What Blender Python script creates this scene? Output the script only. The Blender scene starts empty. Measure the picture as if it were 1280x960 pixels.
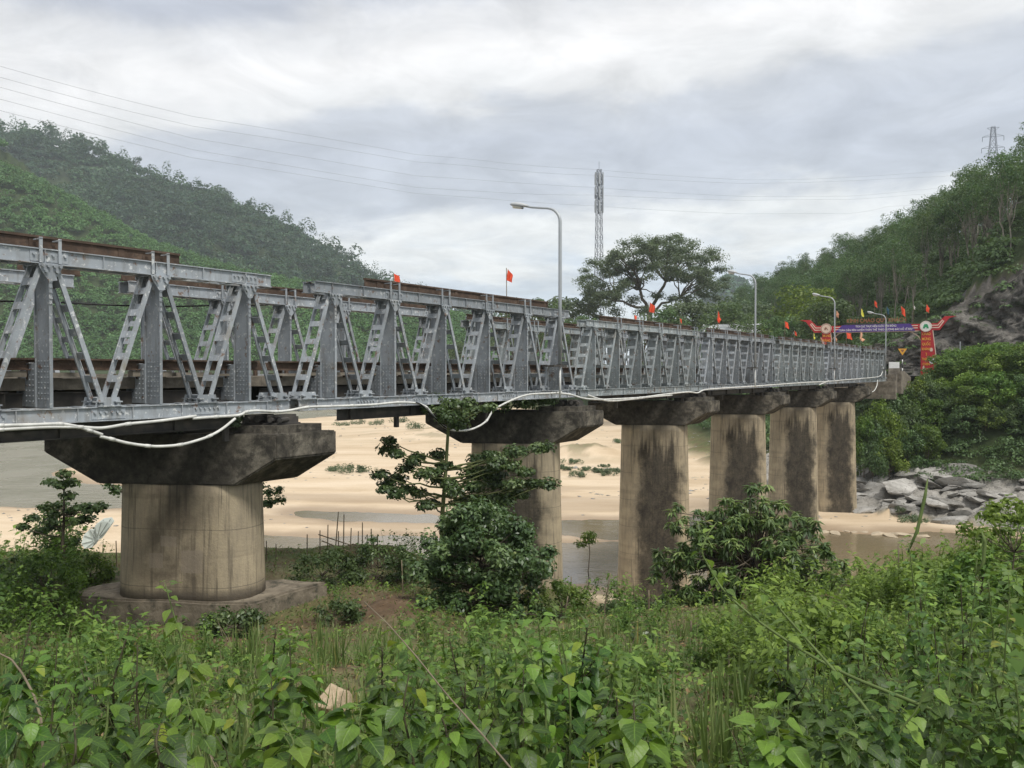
import bpy, bmesh, math, random
import numpy as np
from mathutils import Vector, Matrix
SC = bpy.context.scene
COL = SC.collection
RNG = np.random.default_rng(7)
random.seed(7)

# ---------------------------------------------------------------- camera, sky, sun, exposure
F, CX, CY = 1036.0, 640.0, 480.0            # focal length and centre in pixels of the 1280 wide photograph
PITCH = math.atan(16.0 / F)
cam_data = bpy.data.cameras.new('camera'); cam = bpy.data.objects.new('camera', cam_data); COL.objects.link(cam)
cam_data.sensor_width = 36.0; cam_data.lens = 36.0 * F / 1280.0
cam_data.clip_start = 0.05; cam_data.clip_end = 6000.0
cam.location = (0, 0, 0); cam.rotation_euler = (math.radians(90) - PITCH, 0, 0)
SC.camera = cam
SUN_EL, SUN_AZ = math.radians(58), math.radians(140)     # azimuth clockwise from +Y
world = bpy.data.worlds.new('World'); SC.world = world; world.use_nodes = True
def build_world():
    nt = world.node_tree; nt.nodes.clear(); N = nt.nodes.new; L = nt.links.new
    out = N('ShaderNodeOutputWorld')
    sky = N('ShaderNodeTexSky'); sky.sky_type = 'NISHITA'; sky.sun_disc = False
    sky.sun_elevation = SUN_EL; sky.sun_rotation = SUN_AZ
    b1 = N('ShaderNodeBackground'); b1.inputs[1].default_value = 0.09; L(sky.outputs[0], b1.inputs[0])
    tc = N('ShaderNodeTexCoord'); sep = N('ShaderNodeSeparateXYZ'); L(tc.outputs['Generated'], sep.inputs[0])
    def M(op, a, b=None, c=None, clamp=False):
        m = N('ShaderNodeMath'); m.operation = op; m.use_clamp = clamp
        for i, v in enumerate((a, b, c)):
            if v is None: continue
            if isinstance(v, (int, float)): m.inputs[i].default_value = v
            else: L(v, m.inputs[i])
        return m.outputs[0]
    x, y, z = sep.outputs
    zz = M('MAXIMUM', z, 0.0)
    den = M('ADD', zz, 0.16)
    px = M('DIVIDE', x, den); py = M('DIVIDE', y, den)
    cmb = N('ShaderNodeCombineXYZ'); L(px, cmb.inputs[0]); L(py, cmb.inputs[1])
    def noise(scale, det, rough, dist, off, vec=cmb.outputs[0]):
        mp = N('ShaderNodeMapping'); mp.inputs['Location'].default_value = off; L(vec, mp.inputs[0])
        n = N('ShaderNodeTexNoise'); n.inputs['Scale'].default_value = scale; n.inputs['Detail'].default_value = det
        n.inputs['Roughness'].default_value = rough; n.inputs['Distortion'].default_value = dist
        L(mp.outputs[0], n.inputs[0]); return n.outputs[0]
    n1 = noise(0.85, 7, 0.55, 0.35, (3.1, 1.7, 0))
    n2 = noise(2.6, 8, 0.6, 0.25, (7.3, 0.4, 2))
    # elevation bands of the cloud deck, broken up by noise
    e = M('ADD', zz, M('MULTIPLY', M('SUBTRACT', n1, 0.5), 0.20))
    e = M('ADD', e, M('MULTIPLY', M('SUBTRACT', n2, 0.5), 0.07))
    e = M('ADD', e, M('MULTIPLY', x, -0.085))
    ramp = N('ShaderNodeValToRGB'); cr = ramp.color_ramp; cr.interpolation = 'EASE'
    stops = [(0.0, (.60, .67, .74)), (.06, (.70, .75, .79)), (.105, (.54, .60, .67)), (.15, (.78, .79, .78)), (.185, (.50, .53, .585)),
             (.235, (.49, .52, .58)), (.275, (.54, .565, .61)), (.305, (.74, .74, .735)), (.355, (.82, .81, .80)), (.385, (.72, .72, .725)), (.42, (.46, .485, .545)), (.48, (.60, .62, .66)), (.75, (.80, .80, .80)), (1.0, (.9, .9, .9))]
    while len(cr.elements) < len(stops): cr.elements.new(0.5)
    for el, (p, c) in zip(cr.elements, stops): el.position = p; el.color = (*c, 1)
    L(e, ramp.inputs[0])
    # small dark scraps and soft detail
    mr = N('ShaderNodeMapRange'); mr.inputs[1].default_value = 0.35; mr.inputs[2].default_value = 0.7; mr.inputs[3].default_value = 1.12; mr.inputs[4].default_value = 0.82
    L(noise(3.6, 9, 0.62, 0.5, (1.3, 5.2, 4)), mr.inputs[0])
    mul = N('ShaderNodeVectorMath'); mul.operation = 'SCALE'; L(ramp.outputs[0], mul.inputs[0]); L(mr.outputs[0], mul.inputs['Scale'])
    b2 = N('ShaderNodeBackground'); b2.inputs[1].default_value = 0.98; L(mul.outputs[0], b2.inputs[0])
    mix = N('ShaderNodeMixShader'); mix.inputs[0].default_value = 0.9
    L(b1.outputs[0], mix.inputs[1]); L(b2.outputs[0], mix.inputs[2]); L(mix.outputs[0], out.inputs[0])
build_world()
sun_data = bpy.data.lights.new('sun', 'SUN'); sun = bpy.data.objects.new('sun', sun_data); COL.objects.link(sun)
sun_data.energy = 2.3; sun_data.angle = math.radians(12); sun_data.color = (1.0, 0.96, 0.90)
sd = Vector((math.sin(SUN_AZ) * math.cos(SUN_EL), math.cos(SUN_AZ) * math.cos(SUN_EL), math.sin(SUN_EL)))
sun.rotation_euler = sd.to_track_quat('Z', 'Y').to_euler(); sun.location = (20, -20, 40)
SC.view_settings.view_transform = 'Standard'; SC.view_settings.look = 'None'
SC.view_settings.gamma = 1.0; SC.view_settings.use_curve_mapping = False
SC.view_settings.exposure = 0.42
SC.render.engine = 'CYCLES'
SC.cycles.max_bounces = 6; SC.cycles.diffuse_bounces = 3; SC.cycles.glossy_bounces = 2; SC.cycles.transmission_bounces = 3
SC.cycles.volume_bounces = 1; SC.cycles.transparent_max_bounces = 6; SC.cycles.sample_clamp_indirect = 5
SC.cycles.use_denoising = True

# ---------------------------------------------------------------- helpers
def ray(px, py):
    x = (px - CX) / F; v = -(py - CY) / F
    return np.array([x, math.cos(PITCH) + v * math.sin(PITCH), -math.sin(PITCH) + v * math.cos(PITCH)])
def at(px, py, Y):
    d = ray(px, py); return d * (Y / d[1])
def onz(px, py, z):
    d = ray(px, py); return d * (z / d[2])
def sstep(a, b, x):
    t = np.clip((np.asarray(x, float) - a) / (b - a), 0, 1); return t * t * (3 - 2 * t)
def vnoise(x, y, seed=0):
    x = np.asarray(x, float); y = np.asarray(y, float)
    xi = np.floor(x); yi = np.floor(y); fx = x - xi; fy = y - yi
    fx = fx * fx * (3 - 2 * fx); fy = fy * fy * (3 - 2 * fy)
    def h(a, b):
        s = np.sin(a * 127.1 + b * 311.7 + seed * 74.7) * 43758.5453
        return s - np.floor(s)
    return (h(xi, yi) * (1 - fx) + h(xi + 1, yi) * fx) * (1 - fy) + (h(xi, yi + 1) * (1 - fx) + h(xi + 1, yi + 1) * fx) * fy
def fbm(x, y, o=4, seed=0):
    s = 0; a = .5; x = np.asarray(x, float); y = np.asarray(y, float)
    for i in range(o):
        s = s + a * vnoise(x * 2 ** i, y * 2 ** i, seed + i); a *= .5
    return s
def norm(v):
    v = np.asarray(v, float); return v / (np.linalg.norm(v, axis=-1, keepdims=True) + 1e-9)

def tag(o, label=None, cat=None, group=None, kind=None):
    if label: o['label'] = label
    if cat: o['category'] = cat
    if group: o['group'] = group
    if kind: o['kind'] = kind
    return o
def empty(name, loc=(0, 0, 0), rz=0.0, parent=None):
    o = bpy.data.objects.new(name, None); o.location = loc; o.rotation_euler = (0, 0, rz); o.empty_display_size = .3
    COL.objects.link(o)
    if parent: o.parent = parent
    return o
KIDS = {}
def link(name, me, parent=None, loc=(0, 0, 0), rz=0.0):
    o = bpy.data.objects.new(name, me); o.location = loc; o.rotation_euler = (0, 0, rz); COL.objects.link(o)
    if parent is not None:
        o.parent = parent; KIDS.setdefault(parent.name, []).append(o)
    return o
def copy_tree(o, parent=None):
    c = o.copy(); COL.objects.link(c)
    if parent is not None:
        c.parent = parent; KIDS.setdefault(parent.name, []).append(c)
    for ch in KIDS.get(o.name, []): copy_tree(ch, c)
    return c

class MB:
    def __init__(s): s.v = []; s.f = []; s.m = []
    def add(s, vs, fs, m=0):
        b = len(s.v); s.v.extend([tuple(map(float, p)) for p in vs]); s.f.extend([tuple(i + b for i in q) for q in fs]); s.m.extend([m] * len(fs)); return s
    def obox(s, c, ax, ay, az, m=0):
        c, ax, ay, az = map(np.asarray, (c, ax, ay, az))
        vs = [c + i * ax + j * ay + k * az for k in (-1, 1) for j in (-1, 1) for i in (-1, 1)]
        return s.add(vs, [(0, 2, 3, 1), (4, 5, 7, 6), (0, 1, 5, 4), (2, 6, 7, 3), (0, 4, 6, 2), (1, 3, 7, 5)], m)
    def box(s, x0, x1, y0, y1, z0, z1, m=0):
        return s.obox(((x0 + x1) / 2, (y0 + y1) / 2, (z0 + z1) / 2), ((x1 - x0) / 2, 0, 0), (0, (y1 - y0) / 2, 0), (0, 0, (z1 - z0) / 2), m)
    def bar(s, p0, p1, w, h, up=(0, 0, 1), m=0):
        p0 = np.asarray(p0, float); p1 = np.asarray(p1, float); d = norm(p1 - p0); up = np.asarray(up, float)
        sd = norm(np.cross(d, up)); u = np.cross(sd, d)
        return s.obox((p0 + p1) / 2, (p1 - p0) / 2, sd * w / 2, u * h / 2, m)
    def tube(s, pts, r, n=8, m=0, cap=True):
        pts = np.asarray(pts, float); k = len(pts); rs = np.full(k, r, float) if np.isscalar(r) else np.asarray(r, float)
        t = np.gradient(pts, axis=0); t = norm(t); ref = np.array([0.3, 0.2, 1.0]) if abs(t[0][2]) < .8 else np.array([1.0, .2, 0])
        a = norm(np.cross(t[0], ref)); rings = []
        for i in range(k):
            a = norm(a - t[i] * np.dot(a, t[i])); b = np.cross(t[i], a)
            for j in range(n):
                th = 2 * math.pi * j / n; rings.append(pts[i] + rs[i] * (math.cos(th) * a + math.sin(th) * b))
        fs = [(i * n + j, i * n + (j + 1) % n, (i + 1) * n + (j + 1) % n, (i + 1) * n + j) for i in range(k - 1) for j in range(n)]
        if cap: fs += [tuple(range(n - 1, -1, -1)), tuple((k - 1) * n + j for j in range(n))]
        return s.add(rings, fs, m)
    def prism(s, poly, origin, ax, ay, az, m=0):
        """poly (a,b) in plane ax,ay; extruded over az"""
        o, ax, ay, az = map(np.asarray, (origin, ax, ay, az)); n = len(poly)
        vs = [o + a * ax + b * ay for a, b in poly] + [o + a * ax + b * ay + az for a, b in poly]
        fs = [tuple(range(n - 1, -1, -1)), tuple(range(n, 2 * n))] + [(i, (i + 1) % n, (i + 1) % n + n, i + n) for i in range(n)]
        return s.add(vs, fs, m)
    def bolt(s, c, d, r=.022, l=.03, m=0):
        c = np.asarray(c, float); d = norm(d); return s.tube([c, c + d * l], r, 6, m)
    def mesh(s, name, mats, smooth=False):
        me = bpy.data.meshes.new(name); me.from_pydata(s.v, [], s.f); me.validate(); me.update()
        for mt in (mats if isinstance(mats, (list, tuple)) else [mats]): me.materials.append(mt)
        if len(me.polygons) == len(s.m): me.polygons.foreach_set('material_index', s.m)
        bm = bmesh.new(); bm.from_mesh(me); bmesh.ops.recalc_face_normals(bm, faces=bm.faces); bm.to_mesh(me); bm.free()
        if smooth: me.polygons.foreach_set('use_smooth', [True] * len(me.polygons))
        return me
    def build(s, name, mats, parent=None, smooth=False, loc=(0, 0, 0), rz=0.0):
        return link(name, s.mesh(name, mats, smooth), parent, loc, rz)

def np_mesh(name, V, Q, mat, tint=None, smooth=False):
    """V (n,3), Q (m,4) quads or (m,3)"""
    me = bpy.data.meshes.new(name); V = np.asarray(V, np.float32); Q = np.asarray(Q, np.int32); k = Q.shape[1]
    me.vertices.add(len(V)); me.vertices.foreach_set('co', V.ravel())
    me.loops.add(Q.size); me.loops.foreach_set('vertex_index', Q.ravel())
    me.polygons.add(len(Q)); me.polygons.foreach_set('loop_start', np.arange(0, Q.size, k, dtype=np.int32))
    me.update(calc_edges=True)
    if smooth: me.polygons.foreach_set('use_smooth', np.ones(len(Q), bool))
    if tint is not None:
        at_ = me.attributes.new('tint', 'FLOAT', 'POINT'); at_.data.foreach_set('value', np.asarray(tint, np.float32))
    if mat is not None: me.materials.append(mat)
    me.update(); return me

def leaf_quads(C, Nn, size, rng, aspect=.5, dirs=None, fold=.15):
    """n leaves: diamond quads, length size, folded; returns V,Q"""
    n = len(C); Nn = norm(Nn); size = np.broadcast_to(size, (n,)) * rng.uniform(.7, 1.25, n)
    d = rng.normal(size=(n, 3)) if dirs is None else np.asarray(dirs, float)
    d = norm(d - Nn * np.sum(d * Nn, 1, keepdims=True)); sd = np.cross(Nn, d)
    L = size[:, None]; W = L * aspect * .5; up = Nn * L * fold
    V = np.stack([C - d * L * .5, C + sd * W + up * .6 - d * L * .06, C + d * L * .5 - up * .5, C - sd * W + up * .6 - d * L * .06], 1).reshape(-1, 3)
    Q = np.arange(4 * n, dtype=np.int32).reshape(n, 4)
    return V, Q
def rand_unit(n, rng): return norm(rng.normal(size=(n, 3)))
def blob_leaves(centers, radii, n_each, size, rng, flat=.75, aspect=.5, upb=.5, tj=.6, inner=.55):
    """leaf clumps: spheres of leaves round each centre"""
    centers = np.asarray(centers, float); k = len(centers); radii = np.broadcast_to(radii, (k,))
    n = k * n_each; u = rand_unit(n, rng); r = rng.uniform(inner, 1.0, n)
    C0 = np.repeat(centers, n_each, 0); R = np.repeat(radii, n_each)
    sc = np.array([1, 1, flat]); C = C0 + u * (R * r)[:, None] * sc
    Nn = u * .7 + np.array([0, 0, upb]) + rng.normal(size=(n, 3)) * .45
    V, Q = leaf_quads(C, Nn, size, rng, aspect)
    ct = rng.uniform(0, 1, k)
    t = np.clip(np.repeat(ct, n_each) * (1 - tj) + rng.uniform(0, 1, n) * tj, 0, 1)
    return V, Q, np.repeat(t, 4)
def cat(parts):
    Vs, Qs, Ts, b = [], [], [], 0
    for V, Q, T in parts: Vs.append(V); Qs.append(Q + b); Ts.append(T); b += len(V)
    return np.concatenate(Vs), np.concatenate(Qs), np.concatenate(Ts)
# ---------------------------------------------------------------- materials
class NT:
    def __init__(s, name):
        s.mat = bpy.data.materials.new(name); s.mat.use_nodes = True; s.t = s.mat.node_tree; s.t.nodes.clear()
        s.out = s.t.nodes.new('ShaderNodeOutputMaterial')
    def n(s, k, **kw):
        o = s.t.nodes.new(k)
        for a, b in kw.items(): setattr(o, a, b)
        return o
    def l(s, a, b): s.t.links.new(a, b)
    def put(s, v, inp):
        if isinstance(v, bpy.types.NodeSocket): s.l(v, inp)
        elif isinstance(v, (tuple, list)) and len(v) == 3 and inp.type == 'RGBA': inp.default_value = (*v, 1)
        else: inp.default_value = v
    def coord(s, kind='Object'): return s.n('ShaderNodeTexCoord').outputs[kind]
    def noise(s, scale, det=5, rough=.55, vec=None, dist=0, stretch=None, off=None):
        vec = vec if vec is not None else s.coord()
        if stretch or off:
            m = s.n('ShaderNodeMapping'); s.l(vec, m.inputs[0])
            if stretch: m.inputs['Scale'].default_value = stretch
            if off: m.inputs['Location'].default_value = off
            vec = m.outputs[0]
        o = s.n('ShaderNodeTexNoise'); s.l(vec, o.inputs[0])
        for k, v in (('Scale', scale), ('Detail', det), ('Roughness', rough), ('Distortion', dist)): o.inputs[k].default_value = v
        return o.outputs[0]
    def ramp(s, f, stops, interp='LINEAR'):
        r = s.n('ShaderNodeValToRGB'); cr = r.color_ramp; cr.interpolation = interp
        while len(cr.elements) < len(stops): cr.elements.new(.5)
        for e, (p, c) in zip(cr.elements, stops):
            e.position = p; e.color = (c, c, c, 1) if not isinstance(c, (tuple, list)) else (*c, 1)
        s.l(f, r.inputs[0]); return r.outputs[0]
    def mix(s, f, a, b, bt='MIX'):
        m = s.n('ShaderNodeMix', data_type='RGBA', blend_type=bt); s.put(f, m.inputs[0]); s.put(a, m.inputs[6]); s.put(b, m.inputs[7]); return m.outputs[2]
    def math(s, op, a, b=None, c=None, clamp=False):
        m = s.n('ShaderNodeMath', operation=op, use_clamp=clamp)
        for i, v in enumerate((a, b, c)):
            if v is not None: s.put(v, m.inputs[i])
        return m.outputs[0]
    def bump(s, h, strength=.3, dist=.02):
        b = s.n('ShaderNodeBump'); b.inputs['Strength'].default_value = strength; b.inputs['Distance'].default_value = dist; s.l(h, b.inputs['Height']); return b.outputs[0]
    def principled(s, col, rough=.6, normal=None, spec=.4, metal=0.0):
        p = s.n('ShaderNodeBsdfPrincipled'); s.put(col, p.inputs['Base Color']); s.put(rough, p.inputs['Roughness'])
        p.inputs['Specular IOR Level'].default_value = spec; p.inputs['Metallic'].default_value = metal
        if normal is not None: s.l(normal, p.inputs['Normal'])
        return p.outputs[0]
    def done(s, sh): s.l(sh, s.out.inputs[0]); return s.mat
    def attr(s, name):
        a = s.n('ShaderNodeAttribute'); a.attribute_name = name; return a
    def sep(s, v):
        o = s.n('ShaderNodeSeparateXYZ'); s.l(v, o.inputs[0]); return o.outputs
    def band(s, v, a, b):
        m = s.n('ShaderNodeMapRange', interpolation_type='SMOOTHSTEP'); s.put(v, m.inputs[0]); m.inputs[1].default_value = a; m.inputs[2].default_value = b; return m.outputs[0]

def leaf_mat(name, dark, mid, light, transl=.3, rough=.5, spec=.35, veins=False):
    n = NT(name); a = n.attr('tint').outputs['Fac']
    oi = n.n('ShaderNodeObjectInfo').outputs['Random']
    col = n.ramp(a, [(0, dark), (.5, mid), (.978, light), (.997, (light[0] * 1.5, light[1] * 1.05, light[2] * .9))])
    hv = n.n('ShaderNodeHueSaturation'); n.l(col, hv.inputs['Color'])
    n.l(n.math('ADD', n.math('MULTIPLY', oi, .03), .485), hv.inputs['Hue']); n.l(n.math('ADD', n.math('MULTIPLY', oi, .35), .82), hv.inputs['Value'])
    nrm = None
    if veins:
        lu = n.math('ABSOLUTE', n.attr('lu').outputs['Fac']); lv = n.attr('lv').outputs['Fac']
        rib = n.math('SUBTRACT', 1.0, n.band(lu, .02, .10))
        side = n.math('ABSOLUTE', n.math('SUBTRACT', n.math('FRACT', n.math('SUBTRACT', n.math('MULTIPLY', lv, 6.5), n.math('MULTIPLY', lu, 1.6))), .5)); side = n.math('MULTIPLY', n.math('SUBTRACT', 1.0, n.band(side, .02, .12)), .55)
        vv = n.math('MAXIMUM', rib, side); g = n.n('ShaderNodeNewGeometry').outputs['Position']
        blot = n.ramp(n.noise(28, 4, .6, g), [(.35, .80), (.7, 1.15)])
        c2 = n.mix(n.math('MULTIPLY', vv, .38), n.mix(1.0, hv.outputs[0], blot, 'MULTIPLY'), tuple(min(1, k * 1.5) for k in light))
        hole = n.math('GREATER_THAN', n.noise(55, 2, .5, g), .70); c2 = n.mix(n.math('MULTIPLY', hole, .5), c2, (.16, .12, .05))
        nrm = n.bump(n.math('SUBTRACT', n.noise(60, 3, .5, g), vv), .35, .004)
        hvo = c2
    else: hvo = hv.outputs[0]
    p = n.principled(hvo, rough, nrm, spec=spec)
    t = n.n('ShaderNodeBsdfTranslucent'); pass
    tm = n.mix(.35, hvo, (.28, .42, .06)); n.l(tm, t.inputs[0])
    m = n.n('ShaderNodeMixShader'); m.inputs[0].default_value = transl; n.l(p, m.inputs[1]); n.l(t.outputs[0], m.inputs[2])
    return n.done(m.outputs[0])

M = {}
def mk_steel(name, base, rusty):
    n = NT(name); c = n.coord('Generated'); w = n.coord('Object')
    geo = n.n('ShaderNodeNewGeometry').outputs['Position']
    n1 = n.noise(2.2, 6, .6, geo); n2 = n.noise(9, 6, .65, geo, .3); n3 = n.noise(26, 4, .6, geo)
    col = n.mix(n.ramp(n1, [(.35, 0.0), (.7, 1.0)]), base, tuple(b * .74 for b in base))
    grime = n.noise(3.0, 6, .62, geo, stretch=(2.4, 2.4, .45))
    col = n.mix(n.ramp(grime, [(.50, 0.0), (.72, .55)]), col, (.14, .13, .11))
    col = n.mix(n.ramp(n2, [(.585, 0.0), (.625, .8)]), col, (.58, .59, .58))           # flaked pale primer
    col = n.mix(n.ramp(n.noise(5, 7, .68, geo, .2, off=(4, 2, 7)), [(.585 - rusty, 0.0), (.64 - rusty, .8)]), col, (.16, .085, .045))
    col = n.mix(n.math('MULTIPLY', n.ramp(n.noise(1.3, 6, .65, geo, .3, off=(9, 5, 2)), [(.54, 0.0), (.70, .45)]), n.n('ShaderNodeObjectInfo').outputs['Random']), col, (.24, .19, .12))
    hv = n.n('ShaderNodeHueSaturation'); n.l(col, hv.inputs['Color']); n.l(n.math('ADD', n.math('MULTIPLY', n.n('ShaderNodeObjectInfo').outputs['Random'], .34), .78), hv.inputs['Value']); col = hv.outputs[0]
    return n.done(n.principled(col, n.ramp(n1, [(0, .45), (1, .7)]), n.bump(n3, .12, .01), .4))
M['steel'] = mk_steel('grey_painted_steel', (.335, .365, .39), -.01)
M['steel_green'] = mk_steel('greenish_painted_steel', (.315, .352, .36), .0)
n = NT('rusted_steel'); g = n.n('ShaderNodeNewGeometry').outputs['Position']
col = n.ramp(n.noise(3.5, 7, .65, g, .3), [(.25, (.038, .030, .025)), (.5, (.088, .060, .044)), (.72, (.16, .115, .085))])
col = n.mix(n.ramp(n.noise(14, 4, .6, g), [(.55, 0.0), (.68, .7)]), col, (.05, .042, .036))
M['rust'] = n.done(n.principled(col, .85, n.bump(n.noise(40, 4, .6, g), .3, .01), .2))
n = NT('dark_grimy_steel'); g = n.n('ShaderNodeNewGeometry').outputs['Position']
M['dark_steel'] = n.done(n.principled(n.ramp(n.noise(3, 6, .6, g), [(.3, (.035, .035, .034)), (.7, (.09, .08, .068))]), .75, n.bump(n.noise(20, 4, .6, g), .2, .01), .3))
n = NT('weathered_deck_concrete'); g = n.n('ShaderNodeNewGeometry').outputs['Position']
col = n.ramp(n.noise(2.4, 7, .65, g, .2), [(.3, (.10, .088, .07)), (.5, (.20, .175, .14)), (.7, (.30, .265, .21))])
M['deck'] = n.done(n.principled(col, .9, n.bump(n.noise(18, 5, .6, g), .4, .02), .2))
def mk_column(name, seed):
    n = NT(name); o = n.coord('Object'); x, y, z = n.sep(o); geo = n.n('ShaderNodeNewGeometry').outputs['Position']
    base = n.mix(n.ramp(n.noise(.9, 6, .6, o, .2, off=(seed, 0, 0)), [(.3, 0.0), (.7, 1.0)]), (.49, .41, .275), (.32, .27, .19))
    base = n.mix(n.ramp(n.noise(3.2, 6, .65, o, stretch=(2.5, 2.5, .35)), [(.48, 0.0), (.7, .5)]), base, (.19, .165, .125))
    base = n.mix(n.ramp(n.noise(30, 4, .6, o), [(.35, .0), (.75, .3)]), base, (.22, .19, .15))
    base = n.mix(n.ramp(n.noise(5.5, 6, .62, o, stretch=(1.6, 1.6, .055), off=(seed, 3, 0)), [(.54, 0.0), (.66, .72)]), base, (.095, .082, .062))
    base = n.mix(n.ramp(n.noise(1.0, 5, .6, o, stretch=(.15, .15, 2.6), off=(2, seed, 0)), [(.56, 0.0), (.70, .35)]), base, (.14, .12, .09))
    zj = n.math('FRACT', n.math('MULTIPLY', n.math('ADD', z, .35), 1 / 1.32))                     # pour joints
    jl = n.math('LESS_THAN', n.math('ABSOLUTE', n.math('SUBTRACT', n.math('ADD', zj, n.math('MULTIPLY', n.noise(3, 3, .5, o), .02)), .5)), .009)
    base = n.mix(n.math('MULTIPLY', jl, .45), base, (.09, .08, .065))
    return n, base, x, y, z, o
def finish_col(n, base, o):
    return n.done(n.principled(base, .92, n.bump(n.noise(14, 6, .65, o), .45, .03), .15))
n, base, x, y, z, o = mk_column('stained_pier_concrete', 3.0)
# mould runs down the middle of the flat side, its upper edge in fingers
fing = n.noise(2.6, 6, .62, o, stretch=(1.5, .6, .10)); edge = n.noise(.8, 7, .68, o, off=(5, 1, 2)); oi = n.n('ShaderNodeObjectInfo').outputs['Random']
lat = n.math('SUBTRACT', n.math('ABSOLUTE', n.math('ADD', x, n.math('SUBTRACT', .15, n.math('MULTIPLY', oi, .6)))), n.math('MULTIPLY', n.math('SUBTRACT', edge, .5), 1.5))
mk = n.math('SUBTRACT', 1.0, n.band(lat, .70, 1.25))
top = n.math('ADD', z, n.math('MULTIPLY', n.math('SUBTRACT', fing, .5), 5.6))
mk = n.math('MULTIPLY', mk, n.math('SUBTRACT', 1.0, n.band(top, -1.7, -.5)))
patch = n.ramp(n.noise(1.1, 9, .72, o, .3, stretch=(1.3, 1, .7)), [(.28, .38), (.44, .85), (.58, 1.0)])
mk = n.math('MULTIPLY', mk, patch)
speck = n.ramp(n.noise(9, 7, .75, o, stretch=(1, 1, 1.6)), [(.45, 1.0), (.75, .80)])
wide = n.math('MULTIPLY', n.math('SUBTRACT', 1.0, n.band(n.math('SUBTRACT', n.math('ABSOLUTE', x), n.math('MULTIPLY', n.math('SUBTRACT', edge, .5), 1.6)), .85, 1.6)), n.ramp(n.noise(.7, 8, .7, o, .3, off=(9, 2, 4)), [(.35, .05), (.6, .62)]))
base = n.mix(wide, base, n.ramp(n.noise(3, 7, .7, o), [(.3, (.10, .088, .068)), (.7, (.19, .165, .125))]))
base = n.mix(n.math('MULTIPLY', n.math('MULTIPLY', mk, speck), .95), base, n.ramp(n.noise(4, 7, .7, o), [(.3, (.014, .0135, .0125)), (.7, (.05, .045, .038))]))
foot = n.math('SUBTRACT', 1.0, n.band(n.math('ADD', z, n.math('MULTIPLY', n.noise(2, 5, .6, o), .5)), -9.9, -9.3))
base = n.mix(n.math('MULTIPLY', foot, .55), base, (.30, .235, .16))
M['column_stained'] = finish_col(n, base, o)
n, base, x, y, z, o = mk_column('pale_pier_concrete', 11.0)
mid = n.math('MULTIPLY', n.math('SUBTRACT', 1.0, n.band(n.math('ABSOLUTE', n.math('ADD', x, .05)), .35, 1.25)), n.ramp(n.noise(1.6, 6, .62, o, .2), [(.35, .3), (.6, .9)]))
base = n.mix(n.math('MULTIPLY', mid, .95), base, n.ramp(n.noise(2.2, 7, .7, o, off=(1, 4, 4)), [(.3, (.075, .062, .046)), (.7, (.15, .122, .088))]))
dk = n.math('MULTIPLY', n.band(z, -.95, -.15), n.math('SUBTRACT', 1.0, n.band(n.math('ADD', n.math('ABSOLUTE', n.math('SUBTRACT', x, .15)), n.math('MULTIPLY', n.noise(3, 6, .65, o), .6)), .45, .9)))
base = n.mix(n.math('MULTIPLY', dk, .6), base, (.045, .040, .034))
br = n.n('ShaderNodeTexBrick'); n.l(o, br.inputs[0])
foot = n.math('SUBTRACT', 1.0, n.band(n.math('ADD', z, n.math('MULTIPLY', n.noise(3, 5, .6, o), .25)), -2.45, -2.2))
base = n.mix(n.math('MULTIPLY', foot, .85), base, (.085, .072, .058))
for (sx, sz, wx, wz) in ((-.45, -1.75, .17, .17), (.42, -1.75, .26, .26), (-.15, -1.3, .20, .12)):
    m1 = n.math('LESS_THAN', n.math('ADD', n.math('ABSOLUTE', n.math('SUBTRACT', x, sx)), n.math('MULTIPLY', n.noise(6, 4, .6, o), .1)), wx + .05)
    m2 = n.math('LESS_THAN', n.math('ADD', n.math('ABSOLUTE', n.math('SUBTRACT', z, sz)), n.math('MULTIPLY', n.noise(7, 4, .6, o), .1)), wz + .05)
    base = n.mix(n.math('MULTIPLY', n.math('MULTIPLY', m1, m2), .6), base, (.26, .22, .17))
M['column_pale'] = finish_col(n, base, o)
def mk_cap(name, amt):
    n = NT(name); o = n.coord('Object'); x, y, z = n.sep(o)
    base = n.ramp(n.noise(2.2, 7, .66, o, .3), [(.3, (.055, .05, .042)), (.5, (.125, .112, .09)), (.72, (.25, .226, .18))])
    base = n.mix(n.ramp(n.noise(6, 5, .7, o), [(.6, 0.0), (.7, .6)]), base, (.36, .34, .29))
    lat = n.math('ADD', n.math('ABSOLUTE', n.math('ADD', x, .35)), n.math('MULTIPLY', n.noise(1.6, 6, .65, o), 1.2))
    mould = n.math('SUBTRACT', 1.0, n.band(lat, 1.9, 2.9))
    mould = n.math('MULTIPLY', mould, n.ramp(n.noise(7, 8, .75, o, off=(1, 1, 9)), [(.38, 1.0), (.72, .55)]))
    mould = n.math('MAXIMUM', n.math('MULTIPLY', mould, amt), n.ramp(n.noise(1.7, 9, .75, o, .2, off=(2, 7, 1)), [(.42, 0.0), (.56, .85)]))
    base = n.mix(mould, base, n.ramp(n.noise(4, 6, .65, o), [(.3, (.012, .012, .011)), (.75, (.06, .055, .046))]))
    return n.done(n.principled(base, .92, n.bump(n.noise(10, 6, .65, o), .5, .04), .15))
M['cap'] = mk_cap('mouldy_cap_concrete', .95)
n = NT('footing_concrete'); o = n.coord('Object')
base = n.ramp(n.noise(1.8, 7, .66, o, .3), [(.28, (.085, .072, .055)), (.5, (.19, .162, .122)), (.75, (.33, .285, .215))])
base = n.mix(n.ramp(n.noise(3.4, 6, .65, o, off=(3, 3, 1)), [(.52, 0.0), (.66, .8)]), base, (.05, .05, .038))
M['footing'] = n.done(n.principled(base, .95, n.bump(n.noise(9, 6, .65, o), .6, .04), .15))
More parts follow.
